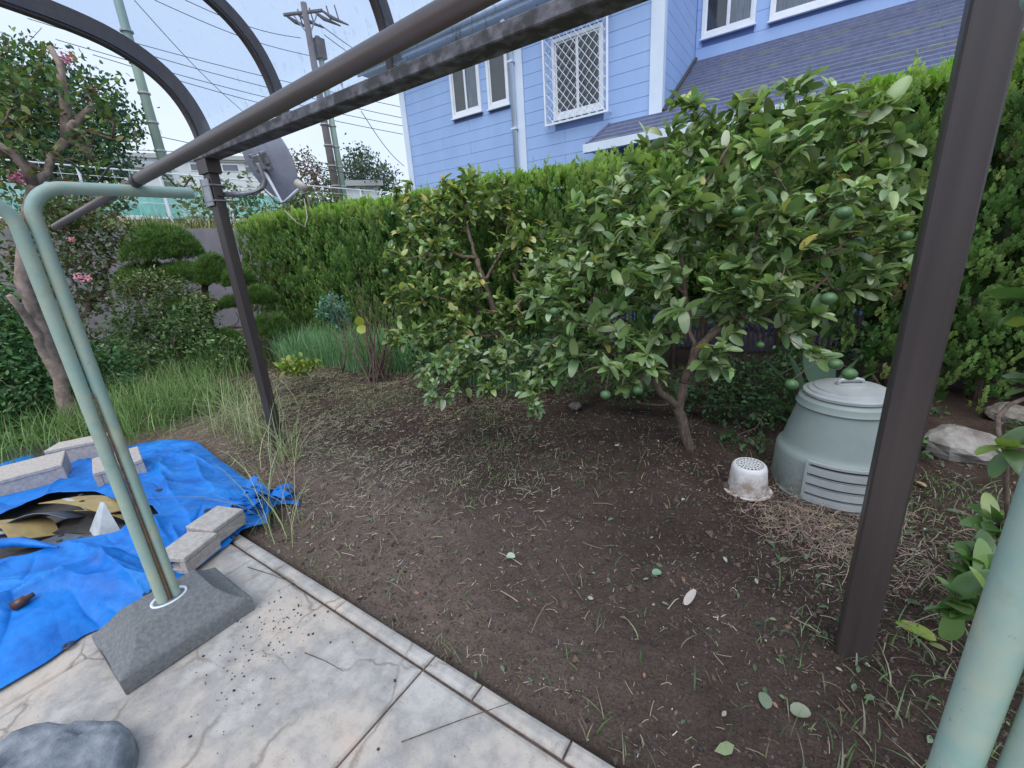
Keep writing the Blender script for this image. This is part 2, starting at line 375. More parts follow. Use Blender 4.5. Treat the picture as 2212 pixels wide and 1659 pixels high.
gx_, gy_ = np.meshgrid(xs, ys); gz_ = gh(gx_, gy_)
nx, ny = len(xs), len(ys); idx = np.arange(nx*ny).reshape(ny, nx)
q = np.stack([idx[:-1, :-1].ravel(), idx[:-1, 1:].ravel(), idx[1:, 1:].ravel(), idx[1:, :-1].ravel()], 1)
struct(place('ground', np_mesh('ground', np.stack([gx_.ravel(), gy_.ravel(), gz_.ravel()], 1), None, q, None, M['soil'], True)))

# ------------------------------------------------------------------ patio slabs
patio = thing('patio', 'x', 'x'); del patio['label']; del patio['category']; struct(patio)
def slab(name, x0, x1, y0, y1, top=0.0, seed=0):
    # gridded top with gentle relief and rounded arris
    g = .004; x0 += g; x1 -= g; y0 += g; y1 -= g
    ux = np.unique(np.concatenate([[x0, x0+.006, x0+.018, x1-.018, x1-.006, x1], np.arange(x0+.06, x1-.05, .05)]))
    uy = np.unique(np.concatenate([[y0, y0+.006, y0+.018, y1-.018, y1-.006, y1], np.arange(y0+.05, y1-.04, .05)]))
    X, Y = np.meshgrid(ux, uy); d = np.minimum(np.minimum(X-x0, x1-X), np.minimum(Y-y0, y1-Y))
    Z = top+.010*fbm(X*3+seed, Y*3, 4)-np.where(d < .001, .012, np.where(d < .01, .004, 0))
    n, m_ = len(ux), len(uy); id_ = np.arange(n*m_).reshape(m_, n)
    q = list(map(tuple, np.stack([id_[:-1, :-1].ravel(), id_[:-1, 1:].ravel(), id_[1:, 1:].ravel(), id_[1:, :-1].ravel()], 1)))
    v = np.stack([X.ravel(), Y.ravel(), Z.ravel()], 1); ring = list(id_[0, :])+list(id_[1:, -1])+list(id_[-1, -2::-1])+list(id_[-2:0:-1, 0])
    nb = len(v); bv = v[ring].copy(); bv[:, 2] = -.14; v = np.vstack([v, bv]); k = len(ring)
    for i in range(k): q.append((ring[i], nb+i, nb+(i+1) % k, ring[(i+1) % k]))
    return place(name, np_mesh(name, v, None, q, None, M['patio'], False), patio)
xj = [-6.2, -4.87, -3.60, -2.325, -1.055, .22, 1.5]
for i in range(len(xj)-1):
    slab('slab', xj[i], xj[i+1], -.47, .789, 0, i*3)
    slab('slab', xj[i], xj[i+1], -1.75, -.47, 0, i*5+1)
bx = [-6.2, -5.3, -4.5, -3.7, -3.0, -2.45, -2.13, -1.62, -1.055, -.82, -.46, -.12, .22, .6, 1.0, 1.5]
for i in range(len(bx)-1): slab('border_piece', bx[i], bx[i+1], .793, .862, -.002, i*7)
b = MB(); b.box((-6.19, -1.74, -.15), (1.49, .855, -.02)); b.build('slab_bed', M['clod'], patio)

# ------------------------------------------------------------------ scatter library
def basis(axis, up, rng, roll=None):
    axis = axis/np.linalg.norm(axis, axis=1, keepdims=True)
    side = np.cross(axis, up); side /= (np.linalg.norm(side, axis=1, keepdims=True)+1e-9)
    nrm = np.cross(side, axis)
    if roll is not None:
        c, s = np.cos(roll)[:, None], np.sin(roll)[:, None]; side, nrm = side*c+nrm*s, nrm*c-side*s
    return np.stack([side, axis, nrm], 2)
def inst(name, tv, tt, pos, B, scale, col, mat, parent=None, smooth=True, origin=None, tcol=None):
    tv = np.asarray(tv, float); tt = np.asarray(tt, int); N = len(pos)
    sc = np.asarray(scale, float); sc = sc[:, None] if sc.ndim == 1 else sc
    L = tv[None]*sc[:, None, :]
    V = np.einsum('nij,nkj->nki', B, L)+pos[:, None, :]
    T = tt[None]+(np.arange(N)*len(tv))[:, None, None]
    C_ = np.repeat(col[:, None, :], len(tv), 1)
    if tcol is not None: C_ = C_*tcol[None, :, None]
    return place(name, np_mesh(name, V.reshape(-1, 3), T.reshape(-1, 3), None, C_.reshape(-1, 3), mat, smooth), parent, origin)
def leaf_template(w=.45, droop=.25, fold=.10, n=4, power=.8):
    v = []; t = []
    ys_ = (1-np.cos(PI*np.linspace(0, 1, n+1)**.97))/2 if n > 3 else np.linspace(0, 1, n+1)
    for y in ys_:
        yy = y**(.72+.28*power); hw = .5*w*math.sqrt(max(0, 1-(2*yy-1)**2))*(1-.12*y) if 0 < y < 1 else 0
        z = -droop*y*y
        v += [(-hw, y, z+fold*hw*2), (0, y, z), (hw, y, z+fold*hw*2)]
    for i in range(n):
        a = i*3; b_ = a+3
        for k in (0, 1):
            if i > 0: t.append((a+k, a+k+1, b_+k+1))
            if i < n-1 : t.append((a+k, b_+k+1, b_+k))
            elif True: t.append((a+k, b_+k+1, b_+k)) if i < n-1 else None
        if i == 0: pass
    # first and last rows collapse to a point; keep simple fans
    t2 = []
    for i in range(n):
        a = i*3; b_ = a+3
        if i == 0: t2 += [(1, b_+1, b_), (1, b_+2, b_+1)]
        elif i == n-1: t2 += [(a, a+1, b_+1), (a+1, a+2, b_+1)]
        else: t2 += [(a, a+1, b_+1), (a, b_+1, b_), (a+1, a+2, b_+2), (a+1, b_+2, b_+1)]
    return np.array(v), np.array(t2)
LV, LT = leaf_template(.54, .30, .14, 6, .9)
LVs, LTs = leaf_template(.5, .15, .15, 3)
rng = np.random.RandomState(11)
def unit(n, rng): 
    v = rng.normal(size=(n, 3)); return v/np.linalg.norm(v, axis=1, keepdims=True)
def pal(n, rng, cols, wts, jit=.18):
    c = np.array(cols)[rng.choice(len(cols), n, p=np.array(wts)/sum(wts))]
    return np.clip(c*(1+jit*rng.normal(size=(n, 1)))*(1+.06*rng.normal(size=(n, 3))), .004, 1)

# ------------------------------------------------------------------ tree growing
def grow(limbs, targets, rng, step=.07, curve=.15):
    """limbs: polylines, the first starts at the base. returns paths [(points, radii)]"""
    nodes = []; par = []; paths = []
    for L in limbs:
        L = [np.array(p, float) for p in L]; pts = [L[0]]
        for a, b in zip(L[:-1], L[1:]):
            k = max(1, int(np.linalg.norm(b-a)/step))
            for j in range(1, k+1): pts.append(a+(b-a)*j/k+rng.normal(size=3)*step*.10)
        ids = []
        if nodes:
            d = np.linalg.norm(np.array(nodes)-pts[0], axis=1); s = int(d.argmin()); ids = [s]; pts = pts[1:]
        for p in pts:
            nodes.append(p); par.append(ids[-1] if ids else -1); ids.append(len(nodes)-1)
        paths.append(ids)
    nl = len(paths)
    root = nodes[0]; order = np.argsort(np.linalg.norm(targets-root, axis=1)); tips = []
    for o in order:
        T = targets[o]; A = np.array(nodes); dv = T-A; d = np.linalg.norm(dv, axis=1)
        cost = d+.25*np.abs(A[:, 2]-T[2]-.0)*(A[:, 2] > T[2]); s = int(cost.argmin()); k = max(2, int(d[s]/step)); a = nodes[s]
        sag = rng.normal(size=3)*curve*d[s]*.5; ids = [s]
        for j in range(1, k+1):
            u = j/k; p = a+(T-a)*u+sag*math.sin(PI*u)+np.array([0, 0, -curve*.5*d[s]*math.sin(PI*u)])
            nodes.append(p); par.append(ids[-1]); ids.append(len(nodes)-1)
        paths.append(ids); tips.append(ids[-1])
    cnt = np.zeros(len(nodes)); 
    for t in tips: cnt[t] += 1
    for i in range(len(nodes)-1, 0, -1):
        if par[i] >= 0: cnt[par[i]] += cnt[i]
    return np.array(nodes), par, paths, nl, np.array(tips), np.maximum(cnt, 1)
def skin(paths, nodes, cnt, r0, pw, rmax, n=6):
    b = MB()
    for ids in paths:
        if len(ids) < 2: continue
        R = [min(rmax, r0*cnt[i]**pw) for i in ids]; R[0] = min(R[0], R[1]*1.3)
        b.tube([nodes[i] for i in ids], R, n, True)
    return b
def blobpts(blobs, n, rng, shell=.0):
    vol = np.array([b[3]**2.2 for b in blobs]); vol /= vol.sum(); out = []
    for b, v in zip(blobs, vol):
        k = max(2, int(n*v)); u = unit(k, rng); r = rng.rand(k)**(1/2.2 if shell == 0 else 1/5); c = PT(b[0], b[1], b[2])
        out.append(c+u*(r*b[3])[:, None])
    return np.vstack(out)

def citrus(name, label, base, limbs, blobs, ntip, perleaf, size, cols, wts, seed, fruits=(), nlarge=300, r0=.0022, rmax=.05, fr=.038, cat='tree', barkmat='bark'):
    rng = np.random.RandomState(seed)
    root = thing(name, label, cat, base)
    T = blobpts(blobs, ntip, rng)
    T = T[T[:, 2] > .05]
    nodes, par, paths, nl, tips, cnt = grow(limbs, T, rng)
    b = skin(paths[:nl], nodes, cnt, r0*1.1, .45, rmax, 8); b.build('trunk', M[barkmat], root, True)
    b = skin(paths[nl:], nodes, cnt, r0, .45, rmax*.5, 5); stuff(b.build('twigs', M[barkmat], root, True))
    # leaves along the last part of each twig
    P, A = [], []
    for t in tips:
        p = nodes[t]; q_ = nodes[par[t]]; ax = p-q_; ln = np.linalg.norm(ax); ax /= ln+1e-9
        k = rng.randint(int(perleaf*.6), int(perleaf*1.4)+1)
        u = rng.rand(k)**.7; pos = q_+(p-q_)*u[:, None] if ln > .05 else p-ax*(1-u)[:, None]*.09
        dirs = unit(k, rng)*.95+ax*.55+np.array([0, 0, .28]); P.append(pos); A.append(dirs)
    P = np.vstack(P); A = np.vstack(A); n = len(P); A /= np.linalg.norm(A, axis=1, keepdims=True)
    # leaves hold themselves to the light
    roll = rng.normal(size=n)*.42
    B = basis(A, np.tile([0, 0, 1.0], (n, 1))+rng.normal(size=(n, 3))*.25, rng, roll)
    s = size*(1+.28*rng.normal(size=n)).clip(.45, 1.6); S = np.stack([s*rng.uniform(.85, 1.15, n), s, s*rng.uniform(.3, 1.9, n)], 1)
    C_ = pal(n, rng, cols, wts)
    score = s/np.linalg.norm(P-CAM, axis=1)
    big = np.argsort(-score)[:nlarge]; rest = np.setdiff1d(np.arange(n), big)
    stuff(inst('foliage', LV, LT, P[rest], B[rest], S[rest], C_[rest], M['leaf'], root))
    # the leaves that show largest: each one an object, from a few shared leaf meshes of different colour
    if nlarge:
        nk = 14; cc = pal(nk, rng, cols, wts, .12); ms = []
        for k in range(nk):
            v, t = leaf_template(rng.uniform(.46, .62), rng.uniform(.10, .55), rng.uniform(.05, .25), 7, rng.uniform(.8, 1.05))
            ms.append(np_mesh('leaf', v, t, None, np.tile(cc[k], (len(v), 1)), M['leaf'], True))
        for i in big:
            o = bpy.data.objects.new('leaf', ms[rng.randint(nk)]); COL.objects.link(o); o.parent = root
            m4 = Matrix([[B[i][r][0]*s[i], B[i][r][1]*s[i], B[i][r][2]*s[i], P[i][r]-base[r]] for r in range(3)]+[[0, 0, 0, 1]])
            o.matrix_local = m4
    fm = None
    for f in fruits:
        p = PT(*f[:3]); r = f[3] if len(f) > 3 else fr
        b = MB(); prof = [(max(1e-4, r*math.sin(a)), r*.86*math.cos(a)-(.06*r*math.exp(-(a/.25)**2) if a < 1 else 0)) for a in np.linspace(0, PI, 11)]
        b.lathe(prof[::-1], tuple(p), 16); o = b.build('fruit', M['fruit'], root, True)
        d = np.linalg.norm(nodes-(p+np.array([0, 0, .05])), axis=1); nn_ = nodes[d.argmin()]
        b = MB(); mid = (nn_+p)/2+np.array([0, 0, .02]); b.tube([nn_, mid, p+np.array([0, 0, r*.8])], .0018, 5); b.build('stem', M['bark'], o)
    return root
# (filled in below)
# ------------------------------------------------------------------ hedge
rng = np.random.RandomState(5)
def hedge_top(x): return np.interp(x, [-10.2, -9.6, -7, -5, -3.2, -2, -.5, .7, 2, 4], [2.2, 2.40, 2.34, 2.28, 2.33, 2.27, 2.38, 2.52, 2.64, 2.7])
HX0, HX1, HY = -9.9, 3.4, 4.78
hedge = thing('conifer_hedge', 'long clipped conifer hedge with lime green top running in front of the blue house', 'hedge', (-3, 5.3, 0))
def spray_template(rngs, nseg=7):
    v = []; t = []
    def dia(p, d, L, w, nz):
        d = np.array(d)/np.linalg.norm(d); s_ = np.cross(d, nz); s_ /= np.linalg.norm(s_); n0 = len(v); p = np.array(p)
        v.extend([p, p+d*L*.45+s_*w, p+d*L, p+d*L*.45-s_*w]); t.extend([(n0, n0+1, n0+2), (n0, n0+2, n0+3)])
    dia((0, 0, 0), (0, 1, 0), 1.0, .07, np.array([0, 0, 1.0]))
    for i in range(nseg):
        y = .08+.8*i/nseg; L = .5*(1-y*.72)
        for sgn in (-1, 1):
            z = rngs.normal()*.35; dia((0, y+rngs.uniform(-.03, .03), 0), (sgn*.62, .8, z), L*rngs.uniform(.8, 1.1), .075, np.array([z*sgn*-.5, 0, 1.0]))
    return np.array(v), np.array(t)
def hedge_layer(name, n, depth, size, zlo_fn, seed, xr=(HX0, HX1)):
    rng = np.random.RandomState(seed); x = rng.uniform(*xr, n); zt = hedge_top(x); zl = zlo_fn(x); z = zl+(zt-zl)*rng.rand(n)**.85
    bulge = .22*(vn(x*1.3+3, z*1.1+8)-.5)+.20*(vn(x*4.2, z*3.2+4)-.5)+.10*(vn(x*9, z*7)-.5)
    edge = np.clip((zt-z)/.22, 0, 1); y = HY-bulge+depth*(.4+.9*rng.rand(n))+(1-edge)**2*.25
    pos = np.stack([x, y, z], 1)
    ax = np.stack([rng.normal(size=n)*.20, -.34+rng.normal(size=n)*.22, 1+rng.normal(size=n)*.15], 1)
    roll = rng.uniform(-1.2, 1.2, n); B = basis(ax, np.tile([0, -1.0, .25], (n, 1)), rng, roll)
    s = size*rng.uniform(.55, 1.35, n); s = s*(1.15-.25*(rng.rand(n) < .5))
    young = np.clip(1-(zt-z)/.30+.35*rng.normal(size=n), 0, 1)*np.clip(.4+vn(x*2, z*2+40), 0, 1)
    lo = pal(n, rng, [(.055, .135, .035), (.085, .19, .050), (.12, .245, .06)], [3, 4, 2], .2)  # base sprays darker than the plumes: shade of the gaps put in their colour
    clump = vn(x*3.4+9, z*2.7)[:, None]; lo = lo*(.65+.8*clump)
    hi = pal(n, rng, [(.30, .52, .07), (.23, .43, .06)], [1, 1], .15)
    far = np.clip((-x-5)/4, 0, 1)[:, None]; lo = lo*(1+.25*far)
    c = lo*(1-young[:, None])+hi*young[:, None]
    return pos, B, s, c
sv, st_ = spray_template(np.random.RandomState(3), 5)
def plumes(seed, nc, per):
    rng = np.random.RandomState(seed); x = rng.uniform(HX0, HX1, nc); zt = hedge_top(x); zl = zl_front(x); z = zl+(zt-.05-zl)*rng.rand(nc)**.9
    y = HY-.10-.20*(vn(x*1.3+3, z*1.1+8)-.5)-.10*(vn(x*4.2, z*3.2+4)-.5)+(np.clip(1-(zt-z)/.22, 0, 1))**2*.2
    H = .16*rng.uniform(.7, 1.4, nc); lean = np.stack([rng.normal(size=nc)*.16, -.18+rng.normal(size=nc)*.15], 1)
    brown = rng.rand(nc) < .018*np.clip(vn(x*2, z*3+60)*3-1, 0, 3); col = pal(nc, rng, [(.105, .215, .065), (.17, .31, .09), (.25, .40, .12)], [2, 3, 2], .12)
    yg = np.clip(1-(zt-z)/.42+.3*rng.normal(size=nc), 0, 1)[:, None]*.85; col = col*(1-yg)+np.array([[.42, .60, .15]])*yg
    col[brown] = np.array([.22, .17, .10])
    P, A, S, C2 = [], [], [], []
    for k in range(per):
        u = (k+rng.rand(nc)*.6)/per; rad = .035*(1-u*.7); a = rng.uniform(0, 2*PI, nc)
        P.append(np.stack([x+lean[:, 0]*H*u+np.cos(a)*rad, y+lean[:, 1]*H*u+np.sin(a)*rad*.8, z+H*u], 1))
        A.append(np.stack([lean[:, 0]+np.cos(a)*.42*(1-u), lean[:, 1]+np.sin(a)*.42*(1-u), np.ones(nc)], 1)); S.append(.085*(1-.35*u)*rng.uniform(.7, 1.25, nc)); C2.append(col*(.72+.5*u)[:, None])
    P, A, S, C2 = np.vstack(P), np.vstack(A), np.concatenate(S), np.vstack(C2); n = len(P)
    return P, basis(A, np.tile([0, -1.0, .25], (n, 1)), rng, rng.uniform(-1.3, 1.3, n)), S, C2
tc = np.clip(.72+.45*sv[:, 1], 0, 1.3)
def zl_front(x): return np.where((x > -2.3) & (x < .5), np.where(vn(x*2.6+5, x*0) > .5, .25, .75)+.12*np.sin(x*5), np.where(x >= .5, .10+.12*np.sin(x*4), .0))
p_, B_, s_, c_ = plumes(4, 3600, 9)
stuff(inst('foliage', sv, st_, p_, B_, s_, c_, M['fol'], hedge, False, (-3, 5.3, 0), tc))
for nm, n, dp, sz, sd_ in (('foliage', 9000, .22, .15, 2),):
    p_, B_, s_, c_ = hedge_layer(nm, n, dp, sz, zl_front, sd_)
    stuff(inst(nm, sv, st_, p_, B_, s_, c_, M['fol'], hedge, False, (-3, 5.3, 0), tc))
# top face and its soft upright leaders
n = 7000; x = rng.uniform(HX0, HX1, n); y = HY+.1+rng.rand(n)*.95; z = hedge_top(x)-.03+.12*(vn(x*5, y*5)-.5)
B_ = basis(np.stack([rng.normal(size=n)*.25, -.2+rng.normal(size=n)*.25, np.ones(n)], 1), np.tile([0, -1.0, .2], (n, 1)), rng, rng.uniform(-1.3, 1.3, n))
stuff(inst('foliage', sv, st_, np.stack([x, y, z], 1), B_, .12*rng.uniform(.6, 1.5, n), pal(n, rng, [(.26, .47, .06), (.19, .37, .05)], [2, 1]), M['fol'], hedge, False, (-3, 5.3, 0), tc))
n = 330; x = np.concatenate([rng.uniform(-5, HX1, n//2), rng.uniform(-1.2, HX1, n-n//2)]); y = HY+.02+rng.rand(n)*.8; z = hedge_top(x)-.05
H = .09+.10*rng.rand(n)+np.where(rng.rand(n) < .12, .20, 0)*rng.rand(n); lx = rng.normal(size=(n, 2))*.06; P_, A_, S_ = [], [], []
for k in range(9):
    u = k/9; P_.append(np.stack([x+lx[:, 0]*u, y+lx[:, 1]*u, z+H*u], 1)); a = rng.uniform(0, 2*PI, n); sp = .55*(1-u)
    A_.append(np.stack([np.cos(a)*sp, np.sin(a)*sp, np.ones(n)], 1)); S_.append((.075*(1-.6*u))*rng.uniform(.7, 1.2, n))
P_, A_, S_ = np.vstack(P_), np.vstack(A_), np.concatenate(S_); n = len(P_)
B_ = basis(A_, np.tile([0, -1.0, 0], (n, 1)), rng, rng.uniform(-1.5, 1.5, n))
stuff(inst('leaders', sv, st_, P_, B_, np.stack([S_*.7, S_, S_*.7], 1), pal(n, rng, [(.30, .50, .10), (.24, .42, .09)], [2, 1], .12), M['fol'], hedge, False, (-3, 5.3, 0), tc))

# dark core added to block light, with the hedge's inner shade in its colour
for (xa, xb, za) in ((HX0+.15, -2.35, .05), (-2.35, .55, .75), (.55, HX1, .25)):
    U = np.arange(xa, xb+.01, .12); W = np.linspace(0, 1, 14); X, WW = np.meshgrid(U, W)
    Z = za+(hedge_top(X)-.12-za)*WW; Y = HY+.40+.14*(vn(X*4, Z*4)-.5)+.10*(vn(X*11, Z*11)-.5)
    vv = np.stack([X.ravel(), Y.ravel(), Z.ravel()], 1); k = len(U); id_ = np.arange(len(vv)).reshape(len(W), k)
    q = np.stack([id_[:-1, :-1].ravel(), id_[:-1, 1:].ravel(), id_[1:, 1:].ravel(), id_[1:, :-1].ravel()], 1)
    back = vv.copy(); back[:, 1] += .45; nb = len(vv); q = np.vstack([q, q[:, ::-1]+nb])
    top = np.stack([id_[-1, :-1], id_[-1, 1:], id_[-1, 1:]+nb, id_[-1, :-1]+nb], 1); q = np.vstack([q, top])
    stuff(place('dark_core', np_mesh('dark_core', np.vstack([vv, back]), None, q, np.tile([.022, .038, .014], (2*nb, 1)), M['fol'], False), hedge))
for x in np.arange(HX0+.3, HX1, .55):
    b = MB(); x_ = x+rng.uniform(-.1, .1); y_ = HY+.5+rng.uniform(-.08, .08)
    b.tube([(x_, y_, -.15), (x_+rng.uniform(-.05, .05), y_, .6), (x_+rng.uniform(-.08, .08), y_, 1.2), (x_, y_, 1.9)], [.04, .034, .028, .015], 7); b.build('trunk', M['bark'], hedge, True)
b = MB()
for i in range(260):
    x = rng.uniform(-2.4, 3.2); z = rng.uniform(.25, 1.5); a = rng.uniform(0, 2*PI); L = rng.uniform(.15, .4)
    b.tube([(x, HY+.5, z), (x+math.cos(a)*L*.5, HY+.5+math.sin(a)*L*.5, z+.06), (x+math.cos(a)*L, HY+.5+math.sin(a)*L, z+.16)], [.007, .005, .002], 4, False)
stuff(b.build('twigs', M['bark'], hedge))

# ------------------------------------------------------------------ blue house
HY0, HY1 = 8.0, 10.1
house = thing('blue_house', 'pale blue two storey house with lap siding and white trim behind the hedge', 'house', (-3, 9, 0))
rng = np.random.RandomState(21)
def wall_boards(parent, x0, x1, z0, z1, y, pitch, holes, zoff=0):
    z = z0; k = 0
    while z < z1-.01:
        za, zb = z, min(z+pitch, z1); segs = [(x0, x1)]
        for hx0, hx1, hz0, hz1 in holes:
            if zb > hz0 and za < hz1:
                ns_ = []
                for a, b_ in segs:
                    if b_ <= hx0 or a >= hx1: ns_.append((a, b_)); continue
                    if a < hx0: ns_.append((a, hx0))
                    if b_ > hx1: ns_.append((hx1, b_))
                segs = ns_
        out = []
        for a, b_ in segs:
            if b_-a > 1.6:
                c = a+(b_-a)*(.35 if k % 2 else .62); out += [(a, c-.002), (c+.002, b_)]
            else: out.append((a, b_))
        for a, b_ in out:
            m_ = MB(); t = .012; m_.box((a, y-.010, za+.006), (b_, y, zb)); 
            # tilted lap: the foot of the board stands proud
            o = m_.build('board', M['siding'], parent)
        z += pitch; k += 1
front = MB().box((-8.0, HY0+.001, -.1), (-2.245, HY0+.16, 5.6)).build('front_wall', M['sidegap'], house)
W1 = (-6.53, -5.79, 4.21, 5.20); W2 = (-5.60, -5.12, 4.19, 5.20); W3 = (-4.16, -3.22, 3.72, 4.92)
holes = [W1, W2, W3]
wall_boards(front, -7.88, -5.1, 1.0, 5.55, HY0, .2065, holes)
wall_boards(front, -4.79, -2.44, 1.04, 5.55, HY0, .2065, holes)
def trimbox(a, b, name='trim', mat='trim', parent=None): return MB().box(a, b, None, .006).build(name, M[mat], parent or house)
trimbox((-8.04, HY0-.04, .8), (-7.885, HY0+.10, 5.6)); trimbox((-2.435, HY0-.045, .8), (-2.225, HY0+.10, 5.6))
trimbox((-5.085, HY0-.035, .8), (-4.795, HY0+.05, 5.6))
MB().tube([(-5.0, HY0-.08, .8), (-5.0, HY0-.08, 5.2), (-5.0, HY0-.30, 5.38)], .045, 14).build('downpipe', M['trim'], house, True)
for z in (1.5, 2.6, 3.7, 4.8): MB().box((-5.06, HY0-.13, z), (-4.94, HY0-.0, z+.03)).build('pipe_bracket', M['trim'], house)
side = MB().box((-2.39, HY0+.165, -.1), (-2.245, HY1+.2, 7.3)).build('side_wall', M['sidegap'], house)
z = 3.0
while z < 5.7:
    MB().box((-2.244, HY0+.11, z+.006), (-2.234, HY1-.02, z+.2065)).build('board', M['siding'], side); z += .2065
back = MB().box((-2.244, HY1+.001, -.1), (9, HY1+.16, 7.3)).build('back_wall', M['sidegap'], house)
WA = (-2.12, -1.26, 5.02, 6.3); WB = (-1.02, .75, 4.98, 6.3)
wall_boards(back, -2.226, 6.5, 4.27, 7.2, HY1, .30, [WA, WB])
def window(r, y, parent, sashes, window_backing=None, proud=.03, fw=.045, mats=None):
    x0, x1, z0, z1 = r; w = MB()
    w.box((x0-.01, y-proud-.02, z0-.02), (x1+.01, y-.0+.0, z0+fw)); w.box((x0-.01, y-proud-.02, z1-fw), (x1+.01, y, z1+.01))
    w.box((x0-.01, y-proud-.0185, z0+fw), (x0+fw, y, z1-fw)); w.box((x1-fw, y-proud-.0185, z0+fw), (x1+.01, y, z1-fw))
    f = w.build('window', M['white'], parent)
    MB().box((x0-.03, y-proud-.05, z0-.045), (x1+.03, y-.005, z0-.022)).build('sill', M['white'], f)
    n = sashes; ww = (x1-x0-2*fw)/n
    for i in range(n):
        a = x0+fw+i*ww; b_ = a+ww; yy = y-.010-.012*(i % 2); t = .028
        s = MB(); s.box((a, yy-.012, z0+fw), (a+t, yy, z1-fw)); s.box((b_-t, yy-.012, z0+fw), (b_, yy, z1-fw))
        s.box((a+t, yy-.011, z0+fw), (b_-t, yy, z0+fw+t*1.6)); s.box((a+t, yy-.011, z1-fw-t), (b_-t, yy, z1-fw)); s.build('sash', M['white'], f)
        MB().box((a+t, yy-.007, z0+fw+t*1.6), (b_-t, yy-.004, z1-fw-t)).build('pane', M['glass'], f)
        mt = mats[i] if mats else 'screen'
        MB().box((a+.002, y+.0005-.003, z0+fw), (b_-.002, y+.0005, z1-fw)).build('window_backing', M[mt], f)  # sheet behind the pane; the room ones paint the unlit interior dark
    return f
window(W1, HY0, house, 2, mats=['screen', 'window_backing']); window(W2, HY0, house, 1, mats=['screen'])
window(W3, HY0, house, 2, mats=['room', 'room'])
window(WA, HY1, house, 2, mats=['room', 'window_backing']); window(WB, HY1, house, 2, mats=['window_backing', 'room'])
# diamond security grille
gx0, gx1, gz0, gz1 = -4.29, -3.08, 3.60, 5.04; gyy = HY0-.17
g = MB(); fw = .03
g.box((gx0, gyy, gz0), (gx1, gyy+.03, gz0+fw)); g.box((gx0, gyy, gz1-fw), (gx1, gyy+.03, gz1)); g.box((gx0, gyy+.001, gz0+fw), (gx0+fw, gyy+.029, gz1-fw)); g.box((gx1-fw, gyy+.001, gz0+fw), (gx1, gyy+.029, gz1-fw))
for x in (gx0+.01, gx1-.03):
    for z in (gz0+.02, gz1-.04): g.box((x, gyy+.031, z), (x+.02, HY0-.02, z+.02))
grille = g.build('window_grille', M['white'], house)
d = .125; W_, H_ = gx1-gx0-2*fw, gz1-gz0-2*fw
for sgn in (1, -1):
    c = -H_*1.0
    for k in range(-14, 26):
        x_at0 = k*d*1.12
        # line x = x_at0 + sgn*z*0.83
        pts = []
        for zz in np.linspace(0, H_, 60):
            xx = x_at0+sgn*zz*.86
            if 0 <= xx <= W_: pts.append((gx0+fw+xx, zz))
        if len(pts) < 3: continue
        (xa, za), (xb, zb) = pts[0], pts[-1]; yy = gyy+.010+(.007 if sgn > 0 else 0)
        MB().tube([(xa, yy, gz0+fw+za), (xb, yy, gz0+fw+zb)], .0055, 4, False).build('grille_bar', M['white'], grille)
# lower roof: slate courses from the back wall down to the eave
zr = lambda y: 3.42+(y-8.0)*.60
roof = MB().add([(-2.22, HY1-.005, zr(HY1)-.05), (-3.22, 7.42, zr(7.42)-.05), (9, 7.42, zr(7.42)-.05), (9, HY1-.005, zr(HY1)-.05), (-2.26, HY1-.005, 2.6), (-3.22, 7.42, 2.95), (9, 7.42, 2.95), (9, HY1-.005, 2.6)],
     (), [(0, 1, 2, 3), (4, 7, 6, 5), (1, 5, 6, 2), (0, 4, 5, 1)]).build('roof', M['slate'], house)
nc = 19; ya = 7.38
for i in range(nc):
    y0 = ya+(HY1-ya-.01)*i/nc; y1 = ya+(HY1-ya-.01)*(i+1)/nc+.012
    xl = -3.24 + (y0-7.38)*.17 if y0 < 7.96 else -2.222
    rng_ = [xl, 1.1, 9.0] if i % 2 else [xl, 3.3, 9.0]
    for a, b_ in zip(rng_[:-1], rng_[1:]):
        t = .046; z0, z1 = zr(y0), zr(y1)
        v = [(a, y0, z0-.02), (b_-.003, y0, z0-.02), (b_-.003, y1, z1-.022), (a, y1, z1-.022), (a, y0, z0+t), (b_-.003, y0, z0+t), (b_-.003, y1, z1+.004), (a, y1, z1+.004)]
        MB().add(v, (), [(0, 3, 2, 1), (4, 5, 6, 7), (0, 1, 5, 4), (1, 2, 6, 5), (2, 3, 7, 6), (3, 0, 4, 7)]).build('roof_course', M['moss_slate' if (i*7) % 5 == 0 else 'slate'], roof)
# verge flashing up the side wall, and along the front wall stub
MB().tube([(-2.215, 7.98, zr(7.98)+.04), (-2.215, HY1, zr(HY1)+.04)], .035, 6).build('flashing', M['dark'], roof)
MB().tube([(-3.27, 7.38, zr(7.38)+.03), (-3.12, 7.99, zr(7.99)+.03)], .03, 6).build('flashing', M['slate'], roof)
MB().box((-3.3, 7.29, 2.94), (9, 7.415, 3.065)).build('gutter', M['trim'], house)
